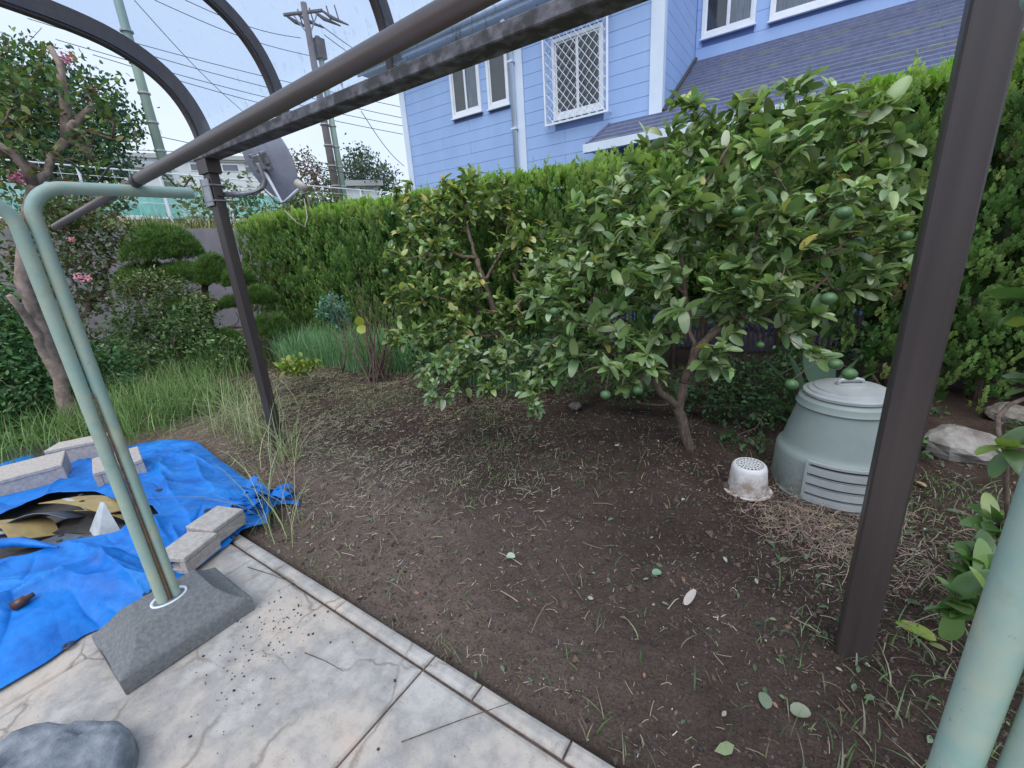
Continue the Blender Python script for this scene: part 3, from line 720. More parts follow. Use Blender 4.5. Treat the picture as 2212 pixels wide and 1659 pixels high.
# upper roof over the front wall: soffit, fascia, gutter, low roof
MB().box((-8.95, 7.74, 5.50), (-2.3, 8.0, 5.52)).build('soffit', M['white'], house)
MB().box((-9.0, 7.70, 5.47), (-2.3, 7.735, 5.72)).build('fascia', M['trim'], house)
MB().tube([(-9.05, 7.64, 5.58), (-2.3, 7.64, 5.58)], .055, 10).build('gutter', M['trim'], house, True)
r_ = MB().add([(-9.1, 7.62, 5.76), (-2.26, 7.62, 5.76), (-2.26, 12, 7.3), (-9.1, 12, 7.3), (-9.1, 7.62, 5.725), (-2.26, 7.62, 5.725), (-2.26, 12, 7.25), (-9.1, 12, 7.25)], (), [(0, 1, 2, 3), (7, 6, 5, 4), (0, 4, 5, 1), (3, 7, 4, 0)]).build('upper_roof', M['slate'], house)
MB().box((-7.99, HY0+.17, -.1), (-7.83, 12, 5.4)).build('gable_wall', M['siding'], house)
# low lattice screen by the ground floor, seen through the hedge stems
lat = thing('lattice_screen', 'blue grey slatted screen glimpsed low between the hedge stems', 'screen', (-.9, 6.4, 0))
b = MB()
for i in range(84): x = -2.6+i*.058; b.box((x, 6.38, 0), (x+.034, 6.40, 1.75))
stuff(b.build('slats', M['lattice'], lat))
for z in (.25, .95, 1.6): MB().box((-2.65, 6.405, z), (2.25, 6.43, z+.06)).build('rail', M['lattice'], lat)

# ------------------------------------------------------------------ terrace roof frame
tr_ = thing('terrace_roof', 'bronze aluminium terrace roof frame with clear curved sheets above the garden edge', 'terrace roof', (-1.7, 1.68, 0))
YP = 1.68
for x, nm in ((-3.70, 'post'), (.30, 'post')):
    MB().box((x-.05, YP-.035, -.2), (x+.05, YP+.035, 2.26), None, .006).build('post', M['frame'], tr_)
b = MB(); b.box((-3.80, YP-.055, 2.262), (4.2, YP+.065, 2.318), None, .005); b.build('beam', M['frame_dirty'], tr_)
MB().box((-3.77, YP-.05, 2.17), (-3.62, YP+.045, 2.261)).build('bracket', M['frame'], tr_)
prof = [(1.66, 2.319), (1.655, 2.42), (1.635, 2.51), (1.60, 2.60), (1.55, 2.68), (1.48, 2.75), (1.39, 2.81), (1.26, 2.865), (1.08, 2.90), (.85, 2.925), (.4, 2.965), (-.3, 3.02), (-1.2, 3.09)]
# densify
pp = []
for (a, b_) in zip(prof[:-1], prof[1:]):
    for u in (0, .34, .67): pp.append((a[0]+(b_[0]-a[0])*u, a[1]+(b_[1]-a[1])*u))
pp.append(prof[-1]); pp = np.array(pp)
for _ in range(2): pp[1:-1] = (pp[:-2]+2*pp[1:-1]+pp[2:])/4
tg = np.gradient(pp, axis=0); tg /= np.linalg.norm(tg, axis=1, keepdims=True); nm2 = np.stack([tg[:, 1], -tg[:, 0]], 1)*-1
def rib(x, w, dp, name='rib'):
    v = []; 
    for (y, z), n_ in zip(pp, nm2):
        for sx_, sn in ((-w/2, 0), (w/2, 0), (w/2, dp), (-w/2, dp)): v.append((x+sx_, y-n_[0]*sn*-1, z-n_[1]*sn*-1))
    k = len(pp); q = [(i*4+j, i*4+(j+1) % 4, (i+1)*4+(j+1) % 4, (i+1)*4+j) for i in range(k-1) for j in range(4)]
    q += [(3, 2, 1, 0), ((k-1)*4, (k-1)*4+1, (k-1)*4+2, (k-1)*4+3)]
    return MB().add(v, (), q).build(name, M['frame'], tr_)
for i, x in enumerate((-3.70, -2.66, -1.70, -.70, .30)):
    rib(x, .07 if i in (0, 4) else .045, -.092 if i in (0, 4) else -.055)
    rib(x, .05 if i in (0, 4) else .035, .014, 'glazing_cap')
for a, b_ in ((-3.70, -2.66), (-2.66, -1.70), (-1.70, -.70), (-.70, .30), (.30, 1.6)):
    U = np.linspace(a+.018, b_-.018, 8); v = []; c_ = []
    off = .004
    for j, ((y, z), n_) in enumerate(zip(pp, nm2)):
        for x in U: v.append((x, y+n_[0]*off, z+n_[1]*off)); c_.append([max(.05, math.exp(-j/3.5))]*3)
    k = len(U); id_ = np.arange(len(v)).reshape(len(pp), k)
    q = np.stack([id_[:-1, :-1].ravel(), id_[:-1, 1:].ravel(), id_[1:, 1:].ravel(), id_[1:, :-1].ravel()], 1)
    me = np_mesh('roof_sheet', v, None, q, np.array(c_), M['poly'], True); o = place('roof_sheet', me, tr_)
    md = o.modifiers.new('thick', 'SOLIDIFY'); md.thickness = .002

# ------------------------------------------------------------------ satellite dish on the left post
dish = thing('satellite_dish', 'small grey satellite dish seen from behind, clamped to the left bronze post', 'satellite dish', (-3.7, 1.68, 2.0))
dc = Vector(AX(569, 348, -3.38)); dn = Vector((-.10, .93, .34)).normalized()
dm = Matrix.Translation(dc) @ dn.to_track_quat('Z', 'Y').to_matrix().to_4x4()
b = MB(); pr_ = [(.001, .0), (.06, .003), (.12, .013), (.17, .027), (.215, .045), (.228, .051), (.232, .047), (.228, .041), (.215, .037), (.17, .019), (.12, .005), (.06, -.005), (.001, -.008)]
b.lathe(pr_, (0, 0, 0), 40, dm@Matrix.Diagonal((1.08, 1.24, 1, 1))); autosmooth(b.build('reflector', M['dish'], dish, True), 50)
b = MB(); b.box((-.038, -.05, -.05), (.038, .05, -.008), dm, .006); b.box((-.075, -.02, -.03), (.075, .02, -.01), dm)
for sx_ in (-.06, .06):
    for sy in (-.05, .05): b.tube([dm@Vector((sx_, sy, -.045)), dm@Vector((sx_, sy, .0))], .012, 6)
b.build('back_bracket', M['steel'], dish)
pa = dm@Vector((0, 0, -.05)); 
b = MB(); b.tube([(-3.69, 1.72, 2.035), (-3.55, 1.80, 2.03), (-3.47, 1.86, 2.035), (-3.43, 1.90, 2.07), (-3.41, 1.92, 2.13), pa], .018, 10); b.build('mast_arm', M['steel'], dish, True)
b = MB(); b.box((-3.775, 1.625, 1.95), (-3.765, 1.74, 2.14)); b.box((-3.764, 1.628, 1.955), (-3.66, 1.636, 2.135)); b.build('post_plate', M['steel'], dish)
for z in (1.985, 2.09):
    MB().tube([(-3.77, 1.63, z), (-3.77, 1.735, z), (-3.63, 1.735, z), (-3.63, 1.63, z), (-3.77, 1.63, z)], .005, 5).build('u_bolt', M['steel'], dish)
ln = dm@Vector((0, -.30, .30)); low = dm@Vector((0, -.20, .02))
lnp = Vector(AX(652, 402, -3.08)); low = Vector(dm@Vector((0, -.235, .045))); lowp = Vector(AX(610, 440, -3.22))
b = MB(); b.tube([dm@Vector((0, -.06, -.03)), lowp, lnp], [.012, .011, .011], 8); b.build('feed_arm', M['white'], dish, True)
b = MB(); dv = (dc-lnp).normalized(); b.tube([lnp+dv*.05, lnp+dv*.048, lnp-dv*.035], [.022, .028, .026], 12); b.tube([lnp, lnp+Vector((0, 0, -.055))], .012, 8); b.build('feed_horn', M['cream'], dish, True)
b = MB(); pts = [(-3.66, 1.66, 2.02), (-3.52, 1.78, 2.0), (-3.40, 1.88, 2.05), AX(570, 410, -3.3), AX(600, 440, -3.22), AX(650, 430, -3.1), lnp+Vector((0, 0, -.05))]
b.tube(pts, .004, 6); b.build('cable', M['dark'], dish, True)
b = MB(); b.tube([lnp+Vector((0, 0, -.05)), AX(664, 470, -3.06), AX(658, 490, -3.06), AX(640, 480, -3.08), AX(615, 455, -3.15)], .003, 6); b.build('loose_cable', M['cream'], dish, True)
MB().tube([lnp+Vector((0, 0, -.055)), lnp+Vector((0, 0, -.10))], .008, 8).build('connector_boot', M['dark'], dish)

# ------------------------------------------------------------------ drying stands and pole
def arcpts(c, r, a0, a1, n, f):
    return [f(c[0]+r*math.cos(a0+(a1-a0)*i/n), c[1]+r*math.sin(a0+(a1-a0)*i/n)) for i in range(n+1)]
st1 = thing('drying_stand', 'two joined pale green tubes bent apart at the top, in a grey concrete foot', 'drying stand', (-2.13, .37, 0), 'green tube drying stands')
sx_ = -2.125; r = .0210
for sgn, yc in ((1, .395), (-1, .351)):
    R = .10; zt = 1.80-(0 if sgn > 0 else .03)
    pts = [(sx_, yc, .10), (sx_, yc, .8), (sx_, yc, zt-R-.02)]+arcpts((yc+sgn*R, zt-R), R, PI if sgn > 0 else 0, PI/2, 10, lambda a, b: (sx_, a, b))+[(sx_, yc+sgn*(R+.1), zt+.002), (sx_, yc+sgn*(R+.38), zt+.006)]
    tb = MB().tube(pts, r, 16, True); autosmooth(tb.build('tube', M['tube'], st1, True), 60)
b = MB(); b.tube([(sx_+.018, .373, .165), (sx_+.018, .373, .5), (sx_+.017, .373, 1.1)], [.0065, .0045, .002], 6); b.build('rusty_seam', M['rust'], st1)
# wavy wire pole rest on the arm
wv = []; kp = [(145, 348), (205, 395), (243, 358), (302, 398), (346, 375), (393, 407), (414, 384), (420, 396)]
for (xa_, ya_), (xb_, yb_) in zip(kp[:-1], kp[1:]):
    for u in np.arange(0, 1, .1): wv.append(AX(xa_+(xb_-xa_)*u, ya_+(yb_-ya_)*(1-math.cos(PI*u))/2, -2.148))
MB().tube(wv, .0035, 6).build('wavy_wire', M['dark'], st1, True)
def foot(parent, cx, cy, hx, hy, mat, sc=1, yaw=0):
    # cast foot: upright sides, flat flanks rising to a level crown, and a hollow scooped out of each end
    Mx = Matrix.Translation((cx, cy, .0)) @ Matrix.Rotation(yaw, 4, 'Z'); n = 61; e = np.linspace(-1, 1, n)
    U, V = np.meshgrid(e, e); au, av = np.abs(U), np.abs(V)
    zu = .078+.11*np.clip((1-au)/.55, 0, 1); zv = .078+.11*np.clip((1-av)/.46, 0, 1)**1.7
    hollow = np.clip(1-(au/.62)**2, 0, 1)*np.clip((av-.5)/.5, 0, 1)*.012
    Z = np.minimum(np.minimum(zu, zv), .176)-hollow*.8-.006*np.clip((np.maximum(au, av)-.97)/.03, 0, 1)+.0012*(vn(U*30+9, V*30)-.5)
    X, Y = U*hx, V*hy; id_ = np.arange(n*n).reshape(n, n); v = [tuple(p) for p in np.stack([X.ravel(), Y.ravel(), Z.ravel()], 1)]
    q = [tuple(a) for a in np.stack([id_[:-1, :-1].ravel(), id_[:-1, 1:].ravel(), id_[1:, 1:].ravel(), id_[1:, :-1].ravel()], 1)]
    ring = list(id_[0, :])+list(id_[1:, -1])+list(id_[-1, -2::-1])+list(id_[-2:0:-1, 0]); k = len(ring)
    for lev, (gr, zz) in enumerate(((1.004, .068), (1.006, .030), (.998, .003))):
        b0 = len(v)
        for r_i, r_ in enumerate(ring): v.append((v[r_][0]*gr, v[r_][1]*gr, zz+(.012*max(0, float(vn(r_i*.22, 3.3+cx))-.45) if lev == 2 else 0)))
        prev = ring if lev == 0 else list(range(b0-k, b0))
        for a in range(k): q.append((prev[a], b0+a, b0+(a+1) % k, prev[(a+1) % k]))
    v = [Mx@Vector(p) for p in v]
    return autosmooth(MB().add(v, (), q).build('concrete_foot', M[mat], parent, True), 22)
foot(st1, -2.135, .37, .19, .235, 'base', 1, math.radians(-1))
b = MB(); b.lathe([(.052, .168), (.060, .181), (.066, .181), (.068, .170)], (0, 0, 0), 24, Matrix.Translation((sx_, .373, 0)) @ Matrix.Diagonal((.75, 1, 1, 1))); b.build('white_collar', M['white'], st1, True)
st2 = thing('drying_stand', 'pair of pale green tubes rising close by in the bottom right corner of the view', 'drying stand', (.27, .62, 0), 'green tube drying stands')
for sgn, yc, xx in ((-1, .655, .248), (1, .640, .302)):
    pts = [(xx, yc, .10), (xx, yc, .6), (xx, yc, 1.2), (xx, yc, 1.72), (xx, yc+sgn*-.02, 1.76), (xx, yc-sgn*.05, 1.79), (xx, yc-sgn*.12, 1.80), (xx, yc-sgn*.45, 1.81)]
    autosmooth(MB().tube(pts, .0245, 20).build('tube', M['tube'], st2, True), 60)
foot(st2, .28, .58, .19, .22, 'base')
lp = thing('laundry_pole', 'long bronze telescopic laundry pole lying across the drying stands', 'laundry pole', (-2, .69, 1.85))
a0 = np.array([1.35, .70, 1.925]); a1 = np.array([-2.20, .695, 1.846]); a2 = np.array([-3.42, .70, 1.783])
a2 = AY(118, 490, .70); a1 = AY(292, 392, .69); a0 = AY(1050, -22, .67); a0 = a1+(a0-a1)*2.1
MB().tube([a0, a1], .0200, 20).build('outer_tube', M['pole'], lp, True)
MB().tube([a1-(a1-a0)/np.linalg.norm(a1-a0)*.1, a2], .0155, 18).build('inner_tube', M['pole'], lp, True)
MB().tube([a1+(a0-a1)*.0, a1+(a0-a1)*.015], .0205, 16).build('end_collar', M['dark'], lp, True)

# second foot / stone at the near corner
b = MB(); import itertools
rngs = np.random.RandomState(4)
cx, cy = -1.70, -.17; U = 60; V = 26; vv = []
for j in range(V+1):
    ph = PI*.5*j/V
    for i in range(U):
        th = 2*PI*i/U; rr = (1+.06*math.sin(2*th+1)+.05*math.sin(3*th+2)+.04*math.sin(5*th)); c_ = max(0, math.cos(ph))**.45
        X_, Y_ = cx+.30*rr*c_*math.cos(th), cy+.26*rr*c_*math.sin(th); vv.append((X_, Y_, .135*math.sin(ph)**.5+.11*float(fbm(X_*8, Y_*8, 5))+.03*float(fbm(X_*45, Y_*45, 3))))
q = [(j*U+i, j*U+(i+1) % U, (j+1)*U+(i+1) % U, (j+1)*U+i) for j in range(V) for i in range(U)]
tag(MB().add(vv, (), q).build('stone', M['stone'], None, True, (cx, cy, 0)), 'large smooth blue grey stone on the patio in the near left corner', 'stone')

# ------------------------------------------------------------------ tarpaulin
F_ = [(-250, 1640), (-100, 1545), (0, 1487), (100, 1432), (180, 1372), (270, 1332), (350, 1285), (420, 1232), (490, 1180), (520, 1146), (548, 1136), (578, 1130)]
M1_ = [(-250, 1270), (-100, 1225), (0, 1207), (60, 1198), (150, 1168), (240, 1152), (300, 1132), (370, 1100), (440, 1080), (500, 1078), (545, 1075), (595, 1095)]
M2_ = [(-250, 1150), (-100, 1130), (0, 1112), (55, 1085), (120, 1063), (200, 1062), (270, 1085), (370, 1100), (440, 1080), (500, 1078), (545, 1075), (595, 1095)]
B_l = [(-250, 1010), (-100, 1000), (0, 1000), (60, 985), (150, 985), (250, 972), (310, 956), (360, 950), (420, 953), (470, 990), (525, 1030), (585, 1058)]
zM = [.16, .17, .17, .17, .17, .17, .16, .13, .10, .08, .05, .02]
def curve(L, zs, n):
    P_ = np.array([G(a[0], a[1], z) for a, z in zip(L, zs)]); t = np.arange(len(L)); u = np.linspace(0, len(L)-1, n)
    C2 = np.stack([np.interp(u, t, P_[:, k]) for k in range(3)], 1)
    for _ in range(6): C2[1:-1] = (C2[:-2]+2*C2[1:-1]+C2[2:])/4
    return C2
NU = 300
cF = curve(F_, [.012]*12, NU); c1 = curve(M1_, zM, NU); c2 = curve(M2_, [z-.06 if i < 6 else z for i, z in enumerate(zM)], NU); cB = curve(B_l, [.02]*12, NU)
kk = int(NU*6.6/11); c2[kk:] = c1[kk:]
_cr_ = np.random.RandomState(23); CREASE = []
for k in range(230):
    big = k < 60; CREASE.append((_cr_.uniform(-6.5, -2.3), _cr_.uniform(-1.2, 1.5), _cr_.normal()*.35+.12 if _cr_.rand() < .68 else _cr_.uniform(0, PI), _cr_.uniform(.25, .9) if big else _cr_.uniform(.08, .3),
        _cr_.uniform(.018, .05)*_cr_.choice([1, 1, 1, -.7]) if big else _cr_.uniform(.006, .018)*_cr_.choice([1, -1]), _cr_.uniform(.03, .07) if big else _cr_.uniform(.012, .03)))
def foldz(X, Y, U, V, amp):
    # sharp-crested creases and pinches: each one a bent line with a steep and a shallow side
    Z = np.zeros_like(X); bx_ = .10*fbm(X*2.5, Y*2.5, 3); by_ = .14*fbm(X*2.2+9, Y*2.2, 3)
    for cx_, cy_, a, L, h, w in CREASE:
        dx, dy = X+bx_-cx_, Y+by_-cy_; t = dx*math.cos(a)+dy*math.sin(a); d = -dx*math.sin(a)+dy*math.cos(a)
        Z += h*np.exp(-np.where(d > 0, d/w, -d/(w*.45)))*np.exp(-(t/L)**2)
    return 1.55*amp*Z+np.abs(fbm(X*5, Y*5, 3))*.05+np.abs(fbm(X*15+3, Y*15, 2))*.010
TV = []
def sheet(cA, cC, nv, arch, name, amp=1.0):
    V_ = np.linspace(0, 1, nv)[:, None, None]; Pm = cA[None]*(1-V_)+cC[None]*V_
    X, Y, Z = Pm[..., 0], Pm[..., 1], Pm[..., 2]; s = np.sin(PI*np.linspace(0, 1, nv))[:, None]
    far = 1.0
    Z = Z+arch*s+foldz(X, Y, np.linspace(0, 1, NU)[None], np.linspace(0, 1, nv)[:, None], amp)*(.25+.75*np.minimum(1, 2.2*s))*far
    rim = .02*fbm(X*7, Y*7, 3)
    X = X+rim; Y = Y+.03*fbm(X*6+5, Y*6, 3)*(1-s)
    vv = np.stack([X, Y, Z], -1).reshape(-1, 3); id_ = np.arange(nv*NU).reshape(nv, NU)
    q = np.stack([id_[:-1, :-1].ravel(), id_[:-1, 1:].ravel(), id_[1:, 1:].ravel(), id_[1:, :-1].ravel()], 1)
    TV.append(vv); o = place(name, np_mesh(name, vv, None, q, None, M['tarp'], True), tarp); md = o.modifiers.new('t', 'SOLIDIFY'); md.thickness = .002; return o
tarp = thing('tarpaulin', 'crumpled bright blue tarpaulin spread over scrap at the patio corner', 'tarpaulin', (-3, .5, 0))
sheet(cF, c1, 110, .02, 'front_sheet'); sheet(c2, cB, 90, .0, 'back_sheet', .6)
# torn hem strips and bunched end
rngt = np.random.RandomState(9)
b = MB()
for i in range(26):
    a = rngt.uniform(0, 2*PI); p = np.array(G(565, 1085, .05))+np.array([rngt.normal()*.07, rngt.normal()*.06, rngt.uniform(0, .05)])
    pts = [p]; 
    for k in range(3): pts.append(pts[-1]+np.array([math.cos(a)*.05, math.sin(a)*.05, rngt.normal()*.025])); a += rngt.normal()*.6
    w = .03; n0 = []
    for k, pt in enumerate(pts): n0 += [pt+np.array([-math.sin(a)*w, math.cos(a)*w, .012*rngt.normal()]), pt+np.array([0, 0, .03*rngt.rand()]), pt-np.array([-math.sin(a)*w, math.cos(a)*w, .012*rngt.normal()])]
    b.add(n0, (), [(k*3+j, k*3+j+1, k*3+4+j, k*3+3+j) for k in range(3) for j in range(2)])
b.build('bunched_end', M['tarp'], tarp, True)
for px, py, z in ((392, 1228-0, .0), (321, 1283, .06), (318, 1091-0, .16), (392, 1092, .16), (520, 1142, .05)):
    pass
TVa = np.vstack(TV); _d = TVa-CAM; _f = _d@FW; _px = (512+CF*(_d@RT)/_f)*2212/1024; _py = (384-CF*(_d@UP)/_f)*2212/1024
for px, py in ((319, 1283), (338, 1061), (448, 1105), (150, 1395), (505, 1160)):
    p = TVa[np.argmin((_px-px)**2+(_py-py)**2+1e3*(_f > 9))]+np.array([0, 0, .003]); b = MB(); b.lathe([(.009, .001), (.010, .005), (.019, .005), (.021, 0)], tuple(p), 18); b.build('eyelet', M['dark'], tarp, True)

# scrap in the opening
def panel(name, label, cat, cpx, cpy, z, lx, ly, yaw, tilt, roll, mat, bend=.0, holes=0, grp=None):
    c = G(cpx, cpy, z); Mx = Matrix.Translation(c) @ Matrix.Rotation(yaw, 4, 'Z') @ Matrix.Rotation(tilt, 4, 'Y') @ Matrix.Rotation(roll, 4, 'X')
    n = 8; v = []
    for s_ in (0, 1):
        for i in range(n+1):
            u = i/n-.5
            for w in (-.5, .5): v.append(Mx@Vector((u*lx, w*ly*(1-.15*abs(u)), bend*math.cos(u*PI)-s_*.004)))
    q = []; k = 2*(n+1)
    for i in range(n): q += [(2*i, 2*i+2, 2*i+3, 2*i+1), (k+2*i, k+2*i+1, k+2*i+3, k+2*i+2), (2*i, k+2*i, k+2*i+2, 2*i+2), (2*i+1, 2*i+3, k+2*i+3, k+2*i+1)]
    q += [(0, 1, k+1, k), (2*n, k+2*n, k+2*n+1, 2*n+1)]
    root = MB().add(v, (), q).build(name, M[mat], None, False, tuple(c)); tag(root, label, cat, grp)
    for h in range(holes):
        p = Mx@Vector(((-.3+.6*h/max(1, holes-1))*lx, .22*ly*(-1)**h, bend+.002)); MB().lathe([(.001, .003), (.012, .003), (.014, 0)], tuple(p), 10).build('bolt', M['dark'], root)
    return root
panel('scrap_panel', 'tarnished gold sheet with bolt heads at the back of the tarpaulin opening', 'scrap panel', 195, 1090, .13, .55, .22, .35, .05, -.35, 'scrap_gold', .03, 3)
panel('scrap_panel', 'curved gold rim strip lying before the bolted gold sheet', 'scrap panel', 225, 1112, .10, .45, .06, .3, .02, -.6, 'scrap_gold', .02)
panel('scrap_panel', 'blue grey bent plate standing beside the wide gold plate in the opening', 'scrap panel', 105, 1125, .12, .30, .26, .9, .1, -.5, 'scrap_grey', .05, 0)
panel('scrap_panel', 'wide dull gold plate left of the bent blue grey plate', 'scrap panel', 55, 1140, .14, .30, .22, .1, .15, -.45, 'scrap_gold', .03)
panel('scrap_panel', 'striped grey and tan plate at the left edge of the opening', 'scrap panel', 10, 1150, .14, .22, .25, .2, 0, -.5, 'scrap_grey', .02)
panel('scrap_panel', 'black ribbed plate sloping down under the gold rim', 'scrap panel', 215, 1140, .05, .6, .22, .55, .1, -.1, 'scrap_black', .03)
panel('scrap_panel', 'long black bar lying low in the opening', 'scrap panel', 150, 1165, .07, .6, .05, .75, 0, .3, 'scrap_black', .01)
panel('scrap_panel', 'small grey drilled plate near the torn tarpaulin strip', 'scrap panel', 140, 1168, .10, .22, .12, .4, .1, -.2, 'scrap_grey', .01, 3)
panel('scrap_panel', 'thin pale strip crossing the gold sheet at the back of the opening', 'scrap panel', 165, 1088, .165, .30, .025, .15, .05, -.3, 'scrap_white', .01)
panel('scrap_panel', 'tan strip along the striped plate at the left edge', 'scrap panel', 22, 1150, .165, .03, .22, .2, 0, -.5, 'scrap_white', .01)
panel('scrap_panel', 'dark blue grey sheet lying flat under the white foam piece', 'scrap panel', 245, 1150, .07, .28, .16, .8, .05, -.1, 'scrap_grey', .01, 2)
p = G(222, 1160, .05)
b = MB(); b.add([p+np.array([-.09, -.05, 0]), p+np.array([.10, -.05, 0]), p+np.array([.10, .07, 0]), p+np.array([-.05, .09, 0]), p+np.array([-.03, .05, .20]), p+np.array([.0, .06, .2])], [(0, 4, 3), (1, 2, 5), (0, 3, 2), (0, 2, 1)], [(0, 1, 5, 4), (2, 3, 4, 5)])
tag(b.build('foam_piece', M['scrap_white'], None, False, tuple(p)), 'white pointed piece of foam among the scrap under the tarpaulin', 'foam piece')
b = MB(); b.tube([G(-30, 1178, .2), G(40, 1170, .2), G(125, 1182, .19)], [.03, .028, .006], 6); o = b.build('torn_strip', M['tarp'], tarp, True)
def on_tarp(px, py, up=.0): return TVa[np.argmin((_px-px)**2+(_py-py)**2+1e3*(_f > 9))]+np.array([0, 0, up])
p = on_tarp(30, 1320, .022); q_ = on_tarp(78, 1294, .03)
tag(MB().tube([p, p+(q_-p)*.6, p+(q_-p)*.7, q_], [.022, .022, .012, .011], 12).build('bottle', M['brownglass'], None, True, tuple(p)), 'small brown glass bottle in a fold of the blue tarpaulin', 'bottle')
MB().box((-6.0, -.7, .0), (-3.1, .75, .03)).build('scrap_bed', M['scrap_black'], tarp)

# ------------------------------------------------------------------ concrete blocks
def cblock(label, c, L, W, H, yaw, tilt=0, hole=False):
    root = thing('concrete_block', label, 'concrete block', c, 'concrete blocks weighing down the tarpaulin')
    Mx = Matrix.Translation(c) @ Matrix.Rotation(yaw, 4, 'Z') @ Matrix.Rotation(tilt, 4, 'X')
    hx, hy = L/2, W/2; o = .035
    # shell with a slot running along x through the block
    b = MB(); b.box((-hx, -hy, 0), (hx, hy, .028), Mx, .004); b.box((-hx, -hy, H-.03), (hx, hy, H), Mx, .005)
    b.box((-hx, -hy, .0285), (hx, -hy+o, H-.0305), Mx); b.box((-hx, hy-o, .0285), (hx, hy, H-.0305), Mx)
    pl = .01 if hole else hx-.006; b.box((-pl, -hy+o+.0005, .0285), (pl, hy-o-.0005, H-.0305), Mx)
    b.build('block_body', M['block'], root)
    return root
cblock('pale concrete block with an open slot facing the green stand', (-2.580, .590, .028), .21, .185, .10, math.radians(114), 0, True)
cblock('pale concrete block touching the patio edge, end to end with the slotted one', (-2.692, .778, .042), .21, .19, .10, math.radians(110), .03)
cblock('large concrete block at the left edge of the tarpaulin', (-4.62, .33, .05), .36, .40, .17, math.radians(-14), .0)
cblock('concrete block farthest back in the grass behind the tarpaulin', (-4.93, .70, .02), .19, .40, .19, math.radians(-38+0), .06)
cblock('dirty concrete block on the tarpaulin right behind the green tubes', (-4.10, .72, .05), .36, .27, .17, math.radians(-12), .0)

# ------------------------------------------------------------------ compost bin
bc = (.285, 3.06); zb = -.045
cb = thing('compost_bin', 'round blue green plastic compost bin with pale lid and louvred hatch', 'compost bin', (bc[0], bc[1], zb))
b = MB(); b.lathe([(.350, 0), (.350, .012), (.338, .018), (.330, .235), (.325, .258), (.312, .272), (.302, .285), (.296, .31), (.243, .53), (.250, .532), (.256, .542), (.250, .552), (.244, .578), (.232, .588), (.212, .600), (.20, .600)], (bc[0], bc[1], zb), 64); autosmooth(b.build('body', M['bin'], cb, True), 35)
b = MB(); b.lathe([(.225, .603), (.226, .618), (.215, .624), (.205, .624), (.20, .634), (.175, .640), (.172, .648), (.12, .656), (.075, .662), (.072, .668), (.0005, .670)], (bc[0], bc[1], zb), 64); lid = autosmooth(b.build('lid', M['bin_grey'], cb, True), 25)
b = MB(); b.tube([(bc[0]-.06, bc[1]-.03, zb+.66), (bc[0]-.055, bc[1]-.028, zb+.685), (bc[0]-.03, bc[1]-.015, zb+.692), (bc[0]+.03, bc[1]+.015, zb+.692), (bc[0]+.055, bc[1]+.028, zb+.685), (bc[0]+.06, bc[1]+.03, zb+.66)], .012, 8); b.build('handle', M['bin_grey'], lid, True)
# hatch: curved frame with louvres, facing the patio
hatch = thing('tmp', 'x', 'x'); COL.objects.unlink(hatch); bpy.data.objects.remove(hatch)
def arcpanel(r0f, z0, z1, a0, a1, th, nseg=14):
    v = []; 
    for i in range(nseg+1):
        a = a0+(a1-a0)*i/nseg
        for rr, z in ((r0f(z0), z0), (r0f(z0)+th, z0), (r0f(z1)+th, z1), (r0f(z1), z1)): v.append((bc[0]+rr*math.cos(a), bc[1]+rr*math.sin(a), zb+z))
    q = [(i*4+j, i*4+4+j, i*4+4+(j+1) % 4, i*4+(j+1) % 4) for i in range(nseg) for j in range(4)]
    q += [(0, 1, 2, 3), (nseg*4+3, nseg*4+2, nseg*4+1, nseg*4)]
    return v, q
rb = lambda z: .339-.040*z+.003
A0, A1 = math.radians(-118), math.radians(-55)
b = MB(); v, q = arcpanel(rb, .02, .275, A0, A1, .004); b.add(v, (), q); hatch = b.build('hatch', M['bin_grey'], cb, False)
for z0 in (.262, .205, .145, .085, .03):
    b = MB(); v, q = arcpanel(lambda z: rb(z)+.004, z0, z0+(.014 if z0 > .26 else .038), A0+.04, A1-.04, .020 if z0 < .26 else .016); b.add(v, (), q); b.build('louvre', M['bin_grey'], hatch)
for aa in (A0, A1-.04):
    b = MB(); v, q = arcpanel(lambda z: rb(z)+.0045, .022, .278, aa, aa+.04, .016, 3); b.add(v, (), q); b.build('hatch_edge', M['bin_grey'], hatch)
for z0 in (.245, .188, .128, .07):
    b = MB(); v, q = arcpanel(lambda z: rb(z)+.0042, z0, z0+.016, A0+.06, A1-.06, .001); b.add(v, (), q); b.build('vent_slot', M['dark'], hatch)

# upturned basket
pc = (-.158, 2.70, float(gh(-.158, 2.70))-.002); bk = thing('upturned_basket', 'muddy white slotted basket upside down on a round tray beside the compost bin', 'basket', pc)
MB().lathe([(.118, .004), (.13, .0), (.135, .004), (.137, .012), (.131, .014), (.118, .010), (.0005, .008)], pc, 36).build('tray', M['basket'], bk, True)
b = MB(); b.lathe([(.108, .012), (.110, .03), (.103, .10), (.098, .155), (.093, .172), (.084, .18)], pc, 40); autosmooth(b.build('side', M['basket'], bk, True), 40)
def ringbars(r0, r1, n, gap, z):
    b = MB()
    for i in range(n):
        a = 2*PI*i/n+gap/2; a2_ = 2*PI*(i+1)/n-gap/2; v = []
        for a_ in (a, (a+a2_)/2, a2_):
            for rr in (r0, r1):
                for zz in (z-.003, z): v.append((pc[0]+rr*math.cos(a_), pc[1]+rr*math.sin(a_), pc[2]+zz))
        q = []
        for s_ in (0, 1):
            o = s_*4; q += [(o+1, o+3, o+7, o+5), (o, o+4, o+6, o+2), (o, o+1, o+5, o+4), (o+2, o+6, o+7, o+3)]
        b.add(v, (), q)
    return b
b = MB()
